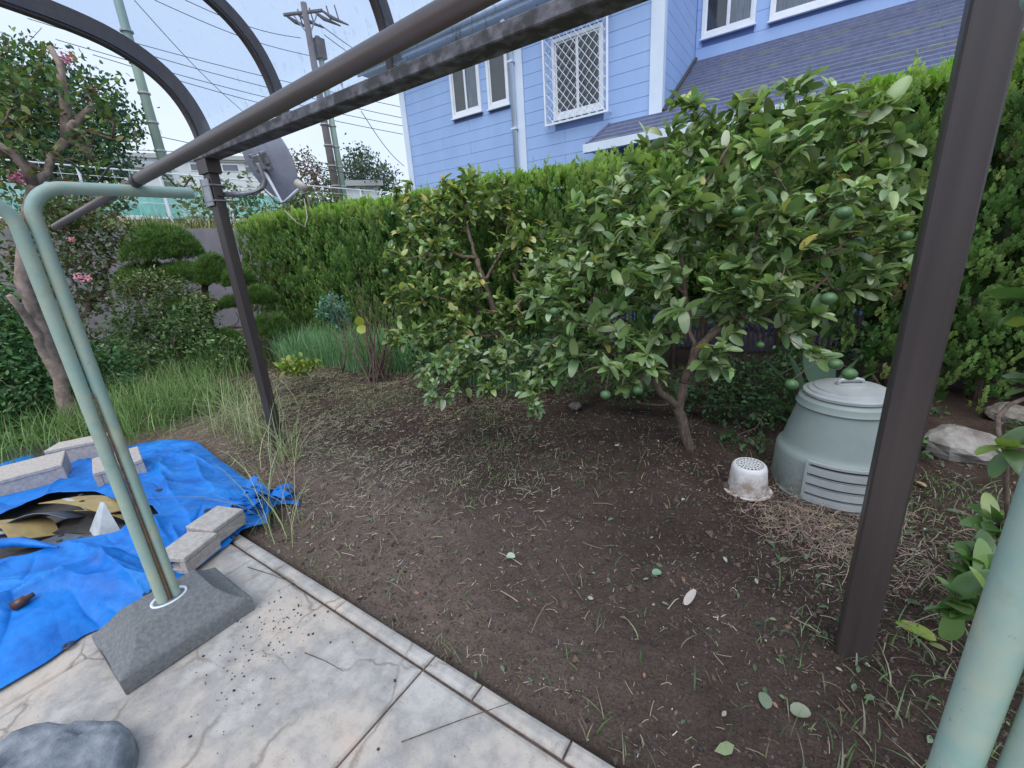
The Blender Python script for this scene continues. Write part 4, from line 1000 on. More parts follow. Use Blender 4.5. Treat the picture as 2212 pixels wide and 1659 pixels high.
for r0_, r1_ in ((.078, .0845), (.052, .058), (.036, .041), (.020, .025)): b.lathe([(r0_, .178), (r0_, .1815), (r1_, .1815), (r1_, .178), (r0_, .178)], pc, 40)
def spokes(r0, r1, n, w, z0=.1775):
    for i in range(n):
        Mx = Matrix.Translation(pc) @ Matrix.Rotation(2*PI*i/n, 4, 'Z'); b.box((r0, -w/2, z0), (r1, w/2, z0+.0035), Mx)
spokes(.0582, .0778, 22, .0075); spokes(.0412, .0518, 12, .008); spokes(.0252, .0358, 10, .007); spokes(.0, .0198, 6, .006)
b.build('slotted_base', M['basket'], bk)
MB().lathe([(.0005, .160), (.082, .160)], pc, 24).build('dark_slot_backing', M['dark'], bk)  # black disc added under the slots, its colour stands in for the shade inside

# ------------------------------------------------------------------ citrus trees
CG = [(.17, .275, .11), (.22, .335, .135), (.28, .40, .16), (.12, .205, .085), (.42, .52, .34), (.56, .54, .15)]
def L_(*pts): return [PT(*p) for p in pts]
blobs = [(1750, 250, 2.7, .22), (1870, 310, 2.65, .22), (1620, 270, 3.0, .22), (1500, 300, 3.1, .2), (1660, 380, 2.8, .32), (1830, 440, 2.6, .28), (1925, 420, 2.7, .18), (1500, 450, 2.9, .33),
         (1350, 420, 3.2, .22), (1260, 480, 3.3, .22), (1680, 540, 2.7, .32), (1400, 570, 2.8, .30), (1260, 610, 3.1, .26), (1180, 680, 3.1, .18), (1560, 640, 2.9, .22), (1290, 720, 3.0, .26),
         (1400, 760, 2.75, .22), (1740, 690, 2.8, .16), (1850, 600, 2.8, .16), (1180, 770, 3.2, .17), (1310, 800, 2.7, .10), (1760, 770, 2.6, .07), (1920, 520, 2.8, .15), (1470, 230, 3.2, .10), (1720, 190, 2.75, .06), (1200, 560, 3.5, .22), (1150, 620, 3.6, .18), (1350, 815, 2.8, .12), (1230, 800, 3.1, .14), (1700, 175, 2.72, .05), (1790, 190, 2.7, .07), (1605, 225, 3.0, .07), (1490, 225, 3.1, .07), (1905, 240, 2.6, .07), (1960, 300, 2.6, .06), (1390, 300, 3.2, .07), (1280, 385, 3.3, .07), (1430, 700, 2.8, .2), (1560, 760, 2.75, .14), (1650, 620, 2.6, .2), (1960, 560, 2.8, .10)]
basep = G(1487, 975, .0); basep[2] = -.02
limbs = [[basep+np.array([0.01, 0, -.1]), basep+np.array([0, 0, .04]), PT(1468, 880, 3.03), PT(1478, 830, 2.99)],
         L_((1468, 880, 3.03), (1425, 850, 2.98), (1370, 760, 2.92), (1300, 680, 2.95), (1240, 620, 3.05)),
         L_((1478, 830, 2.99), (1500, 760, 2.95), (1560, 700, 2.88), (1620, 620, 2.82), (1690, 520, 2.78), (1790, 400, 2.72)),
         L_((1500, 760, 2.95), (1480, 640, 2.95), (1470, 520, 2.98), (1520, 400, 3.0), (1590, 300, 3.0)),
         L_((1560, 700, 2.88), (1650, 680, 2.85), (1740, 640, 2.8), (1830, 560, 2.75)),
         L_((1480, 640, 2.95), (1400, 560, 2.95), (1340, 460, 3.1)), L_((1620, 620, 2.82), (1640, 480, 2.85), (1700, 330, 2.8), (1740, 200, 2.75))]
fr = [(1378, 402, 3.05), (1596, 457, 2.5, .036), (1823, 460, 2.15, .037), (1462, 608, 2.65, .037), (1790, 645, 2.35, .040), (1805, 787, 2.35, .036), (1835, 808, 2.2, .036), (1308, 853, 2.7, .034), (1378, 843, 2.7, .033), (1437, 648, 2.8),
      (1197, 673, 2.9, .033), (1642, 745, 2.7, .026), (1710, 830, 2.5, .036), (1070, 805, 3.1, .028), (1340, 470, 2.9, .033), (1957, 510, 2.5, .034)]
citrus('citrus_tree', 'large mandarin tree full of green fruit beside the compost bin', tuple(basep), limbs, blobs, 680, 8, .094, CG, [4, 5, 3.5, 2, 1.3, .25], 31, fr, 300, .0019, .045)
b2 = [(1000, 440, 4.9, .36), (900, 480, 4.95, .26), (1090, 440, 4.9, .3), (850, 560, 4.8, .14), (950, 540, 4.8, .26), (1110, 540, 4.7, .28), (900, 640, 4.7, .22), (1000, 620, 4.6, .24), (1150, 520, 4.6, .2), (1020, 385, 5.0, .12), (880, 420, 5.0, .15), (1170, 600, 4.5, .2), (840, 640, 4.7, .12), (1000, 700, 4.5, .25), (1090, 680, 4.4, .22), (930, 720, 4.5, .2), (860, 720, 4.6, .15)]
bp2 = PT(1100, 790, 5.0); bp2[2] = -.08
l2 = [[bp2, PT(1088, 740, 4.95), PT(1070, 680, 4.9), PT(1045, 610, 4.85), PT(1030, 560, 4.8)], L_((1030, 560, 4.8), (1010, 500, 4.8), (1000, 430, 4.9)), L_((1045, 610, 4.85), (1080, 550, 4.8), (1120, 500, 4.7)), L_((1030, 560, 4.8), (960, 545, 4.75), (880, 560, 4.75)),
      L_((1070, 680, 4.9), (1000, 655, 4.75), (930, 640, 4.7), (860, 690, 4.65))]
CG2 = [(.15, .25, .09), (.20, .31, .11), (.28, .38, .12), (.11, .18, .075), (.46, .48, .14), (.50, .40, .10)]
citrus('citrus_tree', 'smaller yellowing citrus tree with bare grey twigs before the hedge', tuple(bp2), l2, b2, 560, 8, .085, CG2, [4, 4, 3, 2, 1.1, .35], 77, [(833, 587, 4.4, .035), (925, 480, 4.7, .036), (1070, 555, 4.6, .03), (960, 545, 4.7, .03)], 200, .0024, .045)
# low leafy citrus sapling left of the big tree
bp3 = G(1010, 850, -.02)
citrus('citrus_sapling', 'knee high leafy sapling between the grass and the large mandarin tree', tuple(bp3), [[bp3+np.array([0, 0, -.1]), PT(1010, 830, 3.45), PT(1000, 790, 3.42)]],
       [(940, 790, 3.45, .14), (1010, 770, 3.45, .17), (1090, 770, 3.4, .16), (935, 845, 3.3, .10), (1060, 820, 3.4, .14), (1150, 830, 3.15, .13), (985, 820, 3.4, .12), (1160, 870, 3.0, .08)], 150, 9, .065, CG, [3, 4, 4, 1, 2, .3], 15, (), 120, .0017, .014, cat='shrub')

# shrub at the right edge, near the second post
bp4 = np.array([1.05, 1.55, -.08])
R_blobs = [(2180, 960, 1.45, .05), (2250, 710, 1.6, .09), (2250, 640, 1.5, .06), (2090, 1230, 1.55, .07), (2060, 1300, 1.5, .06), (1990, 1400, 1.6, .04), (2110, 1290, 1.45, .06), (2250, 830, 1.6, .08), (2150, 1130, 1.7, .07)]
citrus('broadleaf_shrub', 'broad glossy leaved shrub between the near bronze post and the green tubes', tuple(bp4), [[bp4, bp4+np.array([0, .0, .4]), bp4+np.array([-.05, -.05, .9]), bp4+np.array([0, .0, 1.5])], [bp4, bp4+np.array([-.15, 0, .12]), PT(2090, 1330, 1.6)]],
       R_blobs, 40, 4, .105, [(.08, .17, .05), (.12, .24, .08), (.22, .34, .10)], [3, 3, 1], 8, (), 150, .0022, .02, cat='shrub')

# ------------------------------------------------------------------ leafy shrubs and other greenery
def bush(name, label, cat, base, blobs, n, size, cols, wts, seed, tv=LVs, tt=LTs, mat='fol', stems=6, barkmat='bark', updir=.35, shell=0, smooth=True, aspect=1, tips=60, r0=.003, rmax=.03):
    rng = np.random.RandomState(seed); root = thing(name, label, cat, tuple(base))
    P = blobpts(blobs, n, rng, shell); P = P[P[:, 2] > gh(P[:, 0], P[:, 1])+.01]; n = len(P)
    A = unit(n, rng)+np.array([0, 0, updir]); B = basis(A, np.tile([0, 0, 1.0], (n, 1))+rng.normal(size=(n, 3))*.3, rng, rng.normal(size=n)*.6)
    s = size*rng.uniform(.5, 1.4, n); S = np.stack([s*aspect, s, s], 1)
    stuff(inst('foliage', tv, tt, P, B, S, pal(n, rng, cols, wts, .22), M[mat], root, smooth))
    if stems:
        T = blobpts(blobs, tips, rng); T = T[T[:, 2] > base[2]+.05]
        b0 = np.array(base, float); limbs = [[b0+np.array([0, 0, -.05]), b0+np.array([0, 0, .12])]]
        nodes, par, paths, nl, tp, cnt = grow(limbs, T, rng, .12)
        stuff(skin(paths[nl:], nodes, cnt, r0, .45, rmax, 5).build('twigs', M[barkmat], root, True))
    return root
# crape myrtle at the left
cm = [(0, 0, 0)]
xb = -6.3
cb0 = AX(152, 905, xb); cb0[2] = -.08
limbs = [[cb0, AX(148, 880, xb), AX(118, 790, xb), AX(85, 700, xb+.05), AX(50, 610, xb+.1), AX(48, 500, xb+.15), AX(80, 400, xb+.2), AX(120, 345, xb+.2), AX(150, 305, xb+.25)],
         [AX(118, 790, xb), AX(60, 690, xb+.1), AX(20, 640, xb+.2)], [AX(150, 305, xb+.25), AX(155, 270, xb+.3), AX(200, 230, xb+.3)], [AX(80, 400, xb+.2), AX(30, 330, xb+.3), AX(-30, 300, xb+.3)], [AX(150, 305, xb+.25), AX(140, 200, xb+.3), AX(110, 100, xb+.3)]]
myr = thing('crape_myrtle', 'pale smooth trunked crape myrtle with a few pink flowers at the left', 'tree', tuple(cb0))
rg = np.random.RandomState(3)
mb_ = [(150, 180, 4.0, .35), (60, 190, 4.0, .4), (220, 250, 4.1, .3), (20, 330, 3.9, .4), (190, 330, 4.0, .25), (-20, 250, 3.9, .45), (100, 260, 4.0, .35), (-10, 420, 3.8, .3), (60, 100, 4.0, .2), (260, 180, 4.1, .1), (-40, 120, 4.0, .3)]
T = blobpts(mb_, 200, rg); nodes, par, paths, nl, tp, cnt = grow(limbs, T, rg, .12)
b = MB()
R_first = np.linspace(.072, .036, len(paths[0])); b.tube([nodes[i] for i in paths[0]], R_first+.008*np.sin(np.arange(len(R_first))*1.3), 10)
for ids in paths[1:nl]: b.tube([nodes[i] for i in ids], np.linspace(.05, .025, len(ids)), 8)
# knuckled knob of old pruning
kc = AX(158, 300, xb+.25)
for i in range(9):
    o_ = rg.normal(size=3)*.045; b.tube([kc+o_*.2, kc+o_, kc+o_*1.6], [.045, .05, .02], 7)
b.build('trunk', M['palebark'], myr, True)
stuff(skin(paths[nl:], nodes, cnt, .003, .45, .03, 5).build('twigs', M['bark'], myr, True))
tips = nodes[tp]; P = []; 
for t_, i in zip(tips, tp):
    k = rg.randint(4, 10); u = rg.rand(k, 1); P.append(t_+(nodes[par[i]]-t_)*u*1.2+rg.normal(size=(k, 3))*.045)
P = np.vstack(P); n = len(P); A = unit(n, rg)+np.array([0, 0, .1]); B = basis(A, np.tile([0, 0, 1.0], (n, 1)), rg, rg.normal(size=n)*.5)
stuff(inst('foliage', LVs, LTs, P, B, .075*rg.uniform(.6, 1.3, n), pal(n, rg, [(.09, .17, .06), (.14, .23, .09), (.24, .28, .09), (.20, .09, .06)], [5, 3, 1, .25]), M['fol'], myr))
def flower(px, py, t, r, parent, col):
    c = PT(px, py, t); n = 46; rgf = np.random.RandomState(int(px)); P = c+rgf.normal(size=(n, 3))*r*.5
    B = basis(unit(n, rgf), np.tile([0, 0, 1.0], (n, 1)), rgf, rgf.normal(size=n)); o = inst('flower', LVs, LTs, P, B, np.stack([np.full(n, r*.9), np.full(n, r*.7), np.full(n, r*.7)], 1), pal(n, rgf, [col, tuple(min(1, a*1.3) for a in col)], [1, 1], .12), M['petal'], parent); return o
for f in ((140, 125, 4.0, .05), (38, 388, 3.9, .05)): flower(*f, myr, (.58, .22, .42))

# mixed shrubs behind, in front of the grey wall
GR = [(.10, .185, .075), (.14, .25, .095), (.07, .135, .06), (.24, .34, .13)]
def gp(px, py, t): p = PT(px, py, t); p[2] = float(gh(p[0], p[1])); return p
bush('camellia_shrub', 'dark leafy shrub with white tipped leaves at the foot of the cloud pruned pine', 'shrub', gp(400, 850, 7.0),
     [(400, 740, 7.0, .5), (300, 720, 7.0, .5), (470, 770, 6.9, .4), (330, 800, 6.5, .4), (420, 700, 7.2, .4), (520, 760, 7.0, .3), (250, 780, 6.2, .4)], 8500, .065, GR+[(.50, .56, .42)], [5, 4, 4, 1, .35], 41, tips=90)
bush('flowering_bush', 'loose pink flowering bush in front of the grey wall below the pine', 'shrub', gp(360, 800, 7.6),
     [(330, 620, 7.6, .35), (390, 640, 7.6, .35), (280, 630, 7.4, .3), (440, 660, 7.4, .25), (350, 680, 7.3, .35)], 3600, .065, [(.09, .16, .06), (.15, .22, .08), (.36, .34, .22)], [4, 3, 2], 42, tips=70)
fb = bpy.data.objects['flowering_bush']
for f in ((448, 742*0+745, 7.3, .05), (450, 743, 7.2, .06), (465, 738, 7.3, .05)): flower(*f, fb, (.70, .30, .48))
b_ = bush('hibiscus_bush', 'tall thin branched bush with small pink blooms left of the pine', 'shrub', gp(270, 840, 6.4),
     [(230, 500, 6.4, .35), (180, 560, 6.2, .4), (250, 430, 6.5, .25), (150, 480, 6.2, .35), (200, 640, 6.2, .3), (290, 560, 6.6, .12), (150, 720, 5.8, .35), (70, 560, 5.6, .4), (100, 450, 5.8, .35)], 4200, .07, [(.09, .16, .065), (.10, .15, .06), (.15, .16, .08), (.22, .17, .10)], [4, 3, 2, 1], 43, tips=140, r0=.0045, rmax=.05)
for f in ((168, 597, 5.6, .04), (188, 601, 5.6, .045), (155, 517*1, 5.6, .03)): flower(*f, b_, (.74, .36, .52))
bush('leafy_weeds', 'rank dark green weeds filling the left edge around the pale trunk', 'weeds', gp(60, 930, 5.0),
     [(60, 860, 4.6, .45), (0, 780, 4.6, .5), (-60, 880, 4.2, .5), (150, 830, 5.2, .45), (10, 940, 4.2, .3), (220, 800, 5.6, .4), (-20, 680, 4.8, .45), (260, 850, 5.4, .3), (40, 740, 5.0, .4)], 15000, .062, [(.08, .19, .08), (.11, .24, .09), (.045, .11, .055), (.17, .28, .13)], [4, 3, 3, 1], 44, tips=60, stems=1)

# cloud pruned pine
pine = thing('cloud_pruned_pine', 'cloud pruned garden pine with flat dense pads before the grey wall', 'tree', tuple(gp(460, 810, 8.0)))
rp = np.random.RandomState(12)
pads = [(347, 528, 8.2, .62, .42), (318, 592, 8.2, .50, .24), (395, 592, 8.1, .46, .22), (462, 585, 8.0, .36, .34), (410, 662, 7.6, .42, .16), (515, 600, 7.9, .26, .2), (425, 745, 7.4, .34, .22), (560, 640, 7.6, .26, .2), (585, 705, 7.5, .32, .24), (500, 655, 7.8, .2, .12), (490, 730, 7.4, .2, .12)]
nv = []; ntri = []
for k in range(11):
    a = rp.uniform(0, 2*PI); e = rp.uniform(.15, 1.3); d = np.array([math.cos(a)*math.cos(e), math.sin(a)*math.cos(e), math.sin(e)]); s_ = np.cross(d, [0, 0, 1.0]); s_ /= np.linalg.norm(s_)
    nv += [s_*.035, -s_*.035, d*1.0]; ntri.append((3*k, 3*k+1, 3*k+2))
NV, NTt = np.array(nv), np.array(ntri)
cs = []
for (px, py, t, r, hgt) in pads:
    c = PT(px, py, t); cs.append(c); k = int(6500*r); u = rp.uniform(0, 2*PI, k); rr = np.sqrt(rp.rand(k)); ph = (vn(c[0]*3+np.cos(u)*2, np.sin(u)*2+c[1])-.5)*.25+1
    x = c[0]+r*rr*ph*np.cos(u); y = c[1]+r*rr*ph*np.sin(u); top = np.sqrt(np.clip(1-rr**2, 0, 1)); z = c[2]+1.6*hgt*(top*rp.uniform(.0, 1, k)**.6-.45)+.06*(vn(x*6, y*6)-.5)
    P = np.stack([x, y, z], 1); B = basis(np.tile([0, 1.0, 0], (k, 1))+rp.normal(size=(k, 3))*.3, np.tile([0, 0, 1.0], (k, 1)), rp, rp.normal(size=k)*.3)
    stuff(inst('needle_pad', NV, NTt, P, B, .085*rp.uniform(.7, 1.35, k), pal(k, rp, [(.085, .17, .06), (.13, .24, .075), (.20, .31, .09)], [3, 3, 1.2], .15), M['fol'], pine, False))
pb = gp(470, 810, 8.0)
tl = [[pb, PT(455, 720, 8.0), PT(445, 660, 8.0), PT(440, 615, 8.1), PT(400, 575, 8.15), PT(370, 545, 8.2)]]
for (px, py, t, r, hgt) in pads[1:]:
    c = PT(px, py, t); mid = [m_ for m_ in (PT(455, 720, 8.0), PT(445, 660, 8.0), PT(440, 615, 8.1), PT(400, 575, 8.15))]; mm_ = min(mid, key=lambda m_: np.linalg.norm(m_-c)+2*max(0, m_[2]-c[2])); tl.append([mm_, (mm_+c)/2+np.array([0, 0, .06]), c-np.array([0, 0, hgt*.3])])
nodes, par, paths, nl, tp, cnt = grow(tl, np.array([c+rp.normal(size=3)*.15 for c in cs for _ in range(6)]), rp, .12)
b = skin(paths[:nl], nodes, cnt, .014, .42, .075, 8); b.build('trunk', M['bark'], pine, True)
stuff(skin(paths[nl:], nodes, cnt, .006, .4, .02, 5).build('twigs', M['bark'], pine, True))

# stump with dead stems, yellow leaves
dead = thing('dead_shrub', 'dead twiggy shrub with two round yellow leaves at the grass edge', 'shrub', tuple(gp(810, 790, 5.6)))
rd = np.random.RandomState(2); b = MB(); p0 = gp(810, 790, 5.6)
for i in range(34):
    a = PT(rd.uniform(690, 900), rd.uniform(600, 700), 5.6+rd.normal()*.2); s0 = p0+rd.normal(size=3)*np.array([.07, .07, 0]); b.tube([s0, (s0+a)/2+rd.normal(size=3)*.05, a], [.010, .006, .002], 5, False)
b.build('stems', M['bark'], dead, True)
for k, (px, py) in enumerate(((778, 702), (785, 722), (800, 700), (792, 712))):
    p = PT(px, py, 5.3); B = basis(unit(1, rd), np.array([[0, -1.0, .4]]), rd, rd.normal(size=1)); v, t = leaf_template(.95, .1, .1, 5); inst('leaf', v, t, p[None], B, np.array([.13]), np.array([[.42, .47, .09]]), M['fol'], dead)
rg4 = [(.10, .24, .19), (.14, .30, .24)]
bush('blue_green_herb', 'feathery blue green herb beside the dead twiggy shrub', 'plant', gp(730, 770, 5.9), [(720, 665, 5.9, .2), (735, 685, 5.9, .15), (700, 680, 5.9, .12)], 700, .05, rg4, [1, 1], 45, tips=30)
bush('yellow_weed', 'low patch of yellow green broad leaves at the soil edge', 'weed', gp(650, 795, 5.4), [(640, 793, 5.3, .14), (670, 788, 5.3, .1), (610, 792, 5.3, .07)], 160, .09, [(.26, .34, .06), (.20, .30, .06)], [1, 1], 46, stems=0)
# dark undergrowth below the mandarin tree and by the bin
bush('undergrowth', 'dark low undergrowth spreading below the hedge behind the mandarin tree', 'undergrowth', gp(1600, 880, 3.6),
     [(1560, 880, 3.7, .18), (1640, 900, 3.4, .16), (1480, 830, 4.3, .2), (1250, 830, 4.2, .18), (1330, 840, 4.0, .16), (1600, 820, 4.2, .25), (1150, 780, 4.8, .3), (1050, 750, 5.2, .3), (1400, 800, 4.4, .2), (1700, 900, 3.6, .15), (1580, 950, 3.2, .10), (1640, 960, 3.1, .08), (1700, 800, 4.0, .25), (1300, 790, 4.4, .2), (1480, 860, 3.9, .15), (1380, 850, 4.0, .14), (1560, 830, 4.1, .2), (1650, 850, 3.9, .2), (2000, 900, 3.6, .15), (2100, 870, 4.2, .3), (2150, 800, 4.3, .25), (2190, 950, 3.2, .15), (1960, 960, 3.0, .12), (900, 780, 4.6, .15)], 7500, .05, [(.07, .14, .06), (.10, .19, .08), (.05, .10, .045), (.15, .23, .11)], [4, 3, 3, 1], 47, tips=50)
bush('ivy_on_hedge', 'small pale leaved climber in the dark foot of the hedge right of the mandarin tree', 'climber', gp(1900, 820, 3.9), [(1880, 620, 4.2, .25), (1900, 520, 4.4, .2), (1850, 740, 4.0, .2), (1960, 700, 4.2, .15)], 900, .07, [(.05, .11, .045), (.09, .16, .08)], [2, 1], 48, tips=30)

# strap leaved plant and big oval leaf behind the bin
def strap(rngs, base, tip, w, droop):
    n = 9; v = []; base = np.array(base); tip = np.array(tip); d = tip-base; s = np.cross(d, [0, 0, 1.0]); s /= np.linalg.norm(s)+1e-9
    for i in range(n+1):
        u = i/n; p = base+d*u+np.array([0, 0, droop*math.sin(PI*u)]); ww = w*(.35+.65*math.sin(PI*min(1, u*.9+.12)))*(1 if u < .75 else (1-u)/.25)
        v += [p-s*ww, p+np.array([0, 0, -ww*.3]), p+s*ww]
    q = [(i*3+j, i*3+j+1, i*3+4+j, i*3+3+j) for i in range(n) for j in (0, 1)]
    return v, q
sp_ = thing('strap_leaf_plant', 'clump of long dark strap leaves behind the compost bin', 'plant', tuple(gp(1740, 900, 3.5)))
rs_ = np.random.RandomState(6); sb = gp(1745, 920, 3.45)
for (px, py, t, w) in ((1600, 800, 3.5, .03), (1612, 775, 3.6, .028), (1640, 770, 3.7, .03), (1585, 850, 3.5, .025), (1660, 800, 3.3, .035), (1700, 760, 3.7, .03), (1560, 880, 3.4, .02), (1630, 860, 3.2, .03), (1900, 800, 3.4, .02), (1860, 770, 3.6, .025)):
    v, q = strap(rs_, sb+rs_.normal(size=3)*np.array([.05, .05, 0]), PT(px, py, t), w, .10); c = np.tile(pal(1, rs_, [(.045, .10, .045)], [1])[0], (len(v), 1)); MB().add(v, (), q).build('strap_leaf', M['fol'], sp_, True, None, c)
og = thing('oval_leaf_plant', 'single large blue green oval leaf standing behind the compost bin lid', 'plant', tuple(gp(1765, 850, 3.4)))
v, t = leaf_template(.62, .12, .18, 8, .75); A = PT(1752, 750, 3.3)-PT(1775, 838, 3.3)
inst('leaf', v, t, PT(1778, 842, 3.3)[None], basis(A[None], np.array([[.5, -1.0, .1]]), rs_), np.array([.36]), np.array([[.085, .165, .11]]), M['fol'], og)
MB().tube([gp(1765, 850, 3.4), PT(1778, 842, 3.3)], .008, 6).build('stalk', M['bark'], og)

# ------------------------------------------------------------------ grass
def blades(name, pts, h, w, cols, wts, seed, lean=.5, label=None, cat='grass', mat='grass'):
    rng = np.random.RandomState(seed); n = len(pts); k = 4
    a = rng.uniform(0, 2*PI, n); L = h*rng.uniform(.45, 1.25, n); le = np.abs(rng.normal(size=n))*lean+.1; W = w*rng.uniform(.6, 1.3, n)
    d = np.stack([np.cos(a), np.sin(a), np.zeros(n)], 1); s = np.stack([-np.sin(a), np.cos(a), np.zeros(n)], 1); V = []
    for i in range(k+1):
        u = i/k; p = pts+d*(L*le*u**1.8)[:, None]+np.array([0, 0, 1.0])*(L*(u-.45*np.minimum(le, 1.3)*u**2.4))[:, None]; ww = (W*(1-u**1.7))[:, None]
        V += [p-s*ww, p+s*ww] if i < k else [p]
    V = np.stack(V, 1); nvv = V.shape[1]; T = []
    for i in range(k-1): T += [(2*i, 2*i+1, 2*i+3), (2*i, 2*i+3, 2*i+2)]
    T.append((2*k-2, 2*k-1, 2*k)); T = np.array(T)[None]+(np.arange(n)*nvv)[:, None, None]
    c = np.repeat(pal(n, rng, cols, wts, .2)[:, None], nvv, 1)
    o = place(name, np_mesh(name, V.reshape(-1, 3), T.reshape(-1, 3), None, c.reshape(-1, 3), M[mat], True)); stuff(o, label, cat); return o
def onground(P): P = np.asarray(P); return np.stack([P[:, 0], P[:, 1], gh(P[:, 0], P[:, 1])], 1)
def patch(px, py, r, n, rng): c = G(px, py, -.05); return np.stack([c[0]+rng.normal(size=n)*r, c[1]+rng.normal(size=n)*r], 1)
rg = np.random.RandomState(50)
# tall blue green grass strip in front of the hedge
P = []
for i in range(6800):
    u = rg.rand(); x = -7.6+u*4.5; y = 3.62+.10*math.sin(x*3)+rg.rand()*.95+(.35 if x > -5 else 0); P.append((x, y))
for i in range(2200): P.append((-3.9+rg.rand()*1.5, 3.75+rg.rand()*.9))
blades('tall_grass', onground(P), .60, .005, [(.17, .35, .18), (.22, .42, .22), (.11, .24, .12), (.34, .42, .22)], [4, 3, 2, .6], 1, .45, 'tall soft blue green grass in front of the hedge foot', 'grass')
P = np.vstack([patch(330, 900, .35, 900, rg), patch(200, 930, .45, 1200, rg), patch(80, 950, .5, 1200, rg), patch(420, 880, .3, 500, rg), patch(370, 830, .35, 600, rg), patch(30, 900, .6, 1200, rg), patch(470, 800, .4, 900, rg), patch(-60, 960, .5, 900, rg)])
P = P[(P[:, 1] > .95) | (P[:, 0] < -4.9)]
blades('long_grass', onground(P), .46, .0045, [(.16, .29, .10), (.22, .35, .13), (.11, .20, .07), (.36, .38, .2)], [4, 3, 2, 1], 2, .65, 'long arching grass behind the tarpaulin', 'grass')
P = np.vstack([patch(520, 920, .16, 190, rg), patch(560, 960, .10, 90, rg), patch(330, 880, .1, 60, rg), patch(620, 1000, .08, 50, rg), patch(600, 1150, .1, 40, rg)]); P = P[P[:, 1] > .9]
blades('seeding_grass', onground(P), .60, .003, [(.38, .42, .24), (.46, .47, .30), (.24, .34, .16)], [3, 2, 3], 3, .85, 'thin pale seeding grass around the left post', 'grass')
# low regrowth on soil: density follows patches
def soilpts(n, dens, rng, xr=(-7, 2.6), yr=(.9, 4.6)):
    out = []
    while sum(map(len, out)) < n:
        x = rng.uniform(*xr, n*2); y = rng.uniform(*yr, n*2); k = rng.rand(n*2) < dens(x, y); out.append(np.stack([x[k], y[k]], 1))
    return np.vstack(out)[:n]
dl = lambda x, y: np.clip((vn(x*1.6+3, y*1.6)-.45)*2.2, 0, 1)*np.clip(.35+(-x-1.2)*.45+(y-2)*.15, .12, 1)
blades('grass_regrowth', onground(soilpts(5000, lambda x, y: dl(x, y)**1.3+.02, rg)), .07, .0028, [(.14, .22, .09), (.09, .16, .07), (.28, .28, .17)], [2, 2, 2], 4, .9, 'short sparse grass sprouting from the cleared soil', 'grass')
P = soilpts(3200, lambda x, y: np.clip((x+.1)*1.2, 0, 1), rg, (-.1, 2.4), (.95, 3.4))
blades('grass_regrowth', onground(P), .09, .0028, [(.14, .23, .10), (.10, .17, .08), (.28, .27, .19)], [3, 2, 2], 5, 1.0, 'sparse dark grass around the foot of the near post', 'grass')
P = np.stack([rg.uniform(-2.6, .6, 700), .868+np.abs(rg.normal(size=700))*.03], 1); P = P[vn(P[:, 0]*3, P[:, 0]*0+2) > .5]
blades('edge_grass', onground(P), .06, .0022, [(.16, .22, .1), (.25, .26, .16)], [2, 2], 6, .8, 'tiny grass tufts along the patio border', 'grass')

# litter: straw, dead leaves, crumbs, pebbles
def strawmesh(name, P, L, w, cols, wts, seed, label, lift=.01, curl=.5):
    rng = np.random.RandomState(seed); n = len(P); a = rng.uniform(0, 2*PI, n); L = L*rng.uniform(.3, 1.5, n); k = 3; c = rng.normal(size=n)*curl; tilt = np.abs(rng.normal(size=n))*.22; tilt[rng.rand(n) < .1] += .35
    pos = onground(P)+np.array([0, 0, 1.0])*(rng.rand(n)*lift+.004)[:, None]; V = []; cur = pos.copy()
    for i in range(k+1):
        aa = a+c*i/k; d = np.stack([np.cos(aa), np.sin(aa), tilt*(1 if i < 2 else -.4)], 1); s = np.stack([-np.sin(aa), np.cos(aa), np.full(n, .4)], 1)*w
        V += [cur-s, cur+s]; cur = cur+d*(L/k)[:, None]
    V = np.stack(V, 1); T = []
    for i in range(k): T += [(2*i, 2*i+1, 2*i+3), (2*i, 2*i+3, 2*i+2)]
    T = np.array(T)[None]+(np.arange(n)*V.shape[1])[:, None, None]; cc = np.repeat(pal(n, rng, cols, wts, .25)[:, None], V.shape[1], 1)
    return stuff(place(name, np_mesh(name, V.reshape(-1, 3), T.reshape(-1, 3), None, cc.reshape(-1, 3), M['dry'], False)), label, 'litter')
SC = [(.32, .25, .20), (.22, .17, .13), (.46, .40, .35), (.17, .19, .11)]
ds = lambda x, y: np.clip(.10+np.clip(-x-1.4, 0, 3)*.4*np.clip((y-1.0)*.7,.25,1)+.4*dl(x, y), 0, 1)
strawmesh('cut_straw', soilpts(11500, ds, rg), .040, .0011, SC, [3, 3, 1.5, 3], 1, 'dry cut straw scattered over the cleared soil')
strawmesh('short_chaff', soilpts(6000, lambda x, y: .05+.95*np.clip(vn(x*5, y*5)*2-.7, 0, 1), rg, (-5, 2.2), (.9, 3.8)), .018, .0012, SC, [3, 2, 3, 2], 2, 'short pale bits of chopped straw on the soil', .006)
P = soilpts(11000, lambda x, y: np.clip(vn(x*2+7, y*2.4)*1.6-.25+np.clip(-x-2.5, -1, 1)*.3, 0, 1)*np.clip((y-1.0)*1.2, 0, 1)*np.clip((-x-1.0)*.9, 0, 1), rg, (-6.6, -1.0), (1.0, 4.3))
strawmesh('mown_grass', P, .06, .0013, [(.40, .34, .26), (.30, .26, .19), (.24, .28, .15), (.46, .40, .33)], [3, 3, 3, 1], 9, 'pale mown grass drying over the soil past the left post', .02, .8)
P = np.vstack([patch(1760, 1140, .16, 900, rg), patch(1680, 1120, .14, 350, rg), patch(1850, 1200, .17, 500, rg), patch(1950, 1150, .22, 350, rg)])
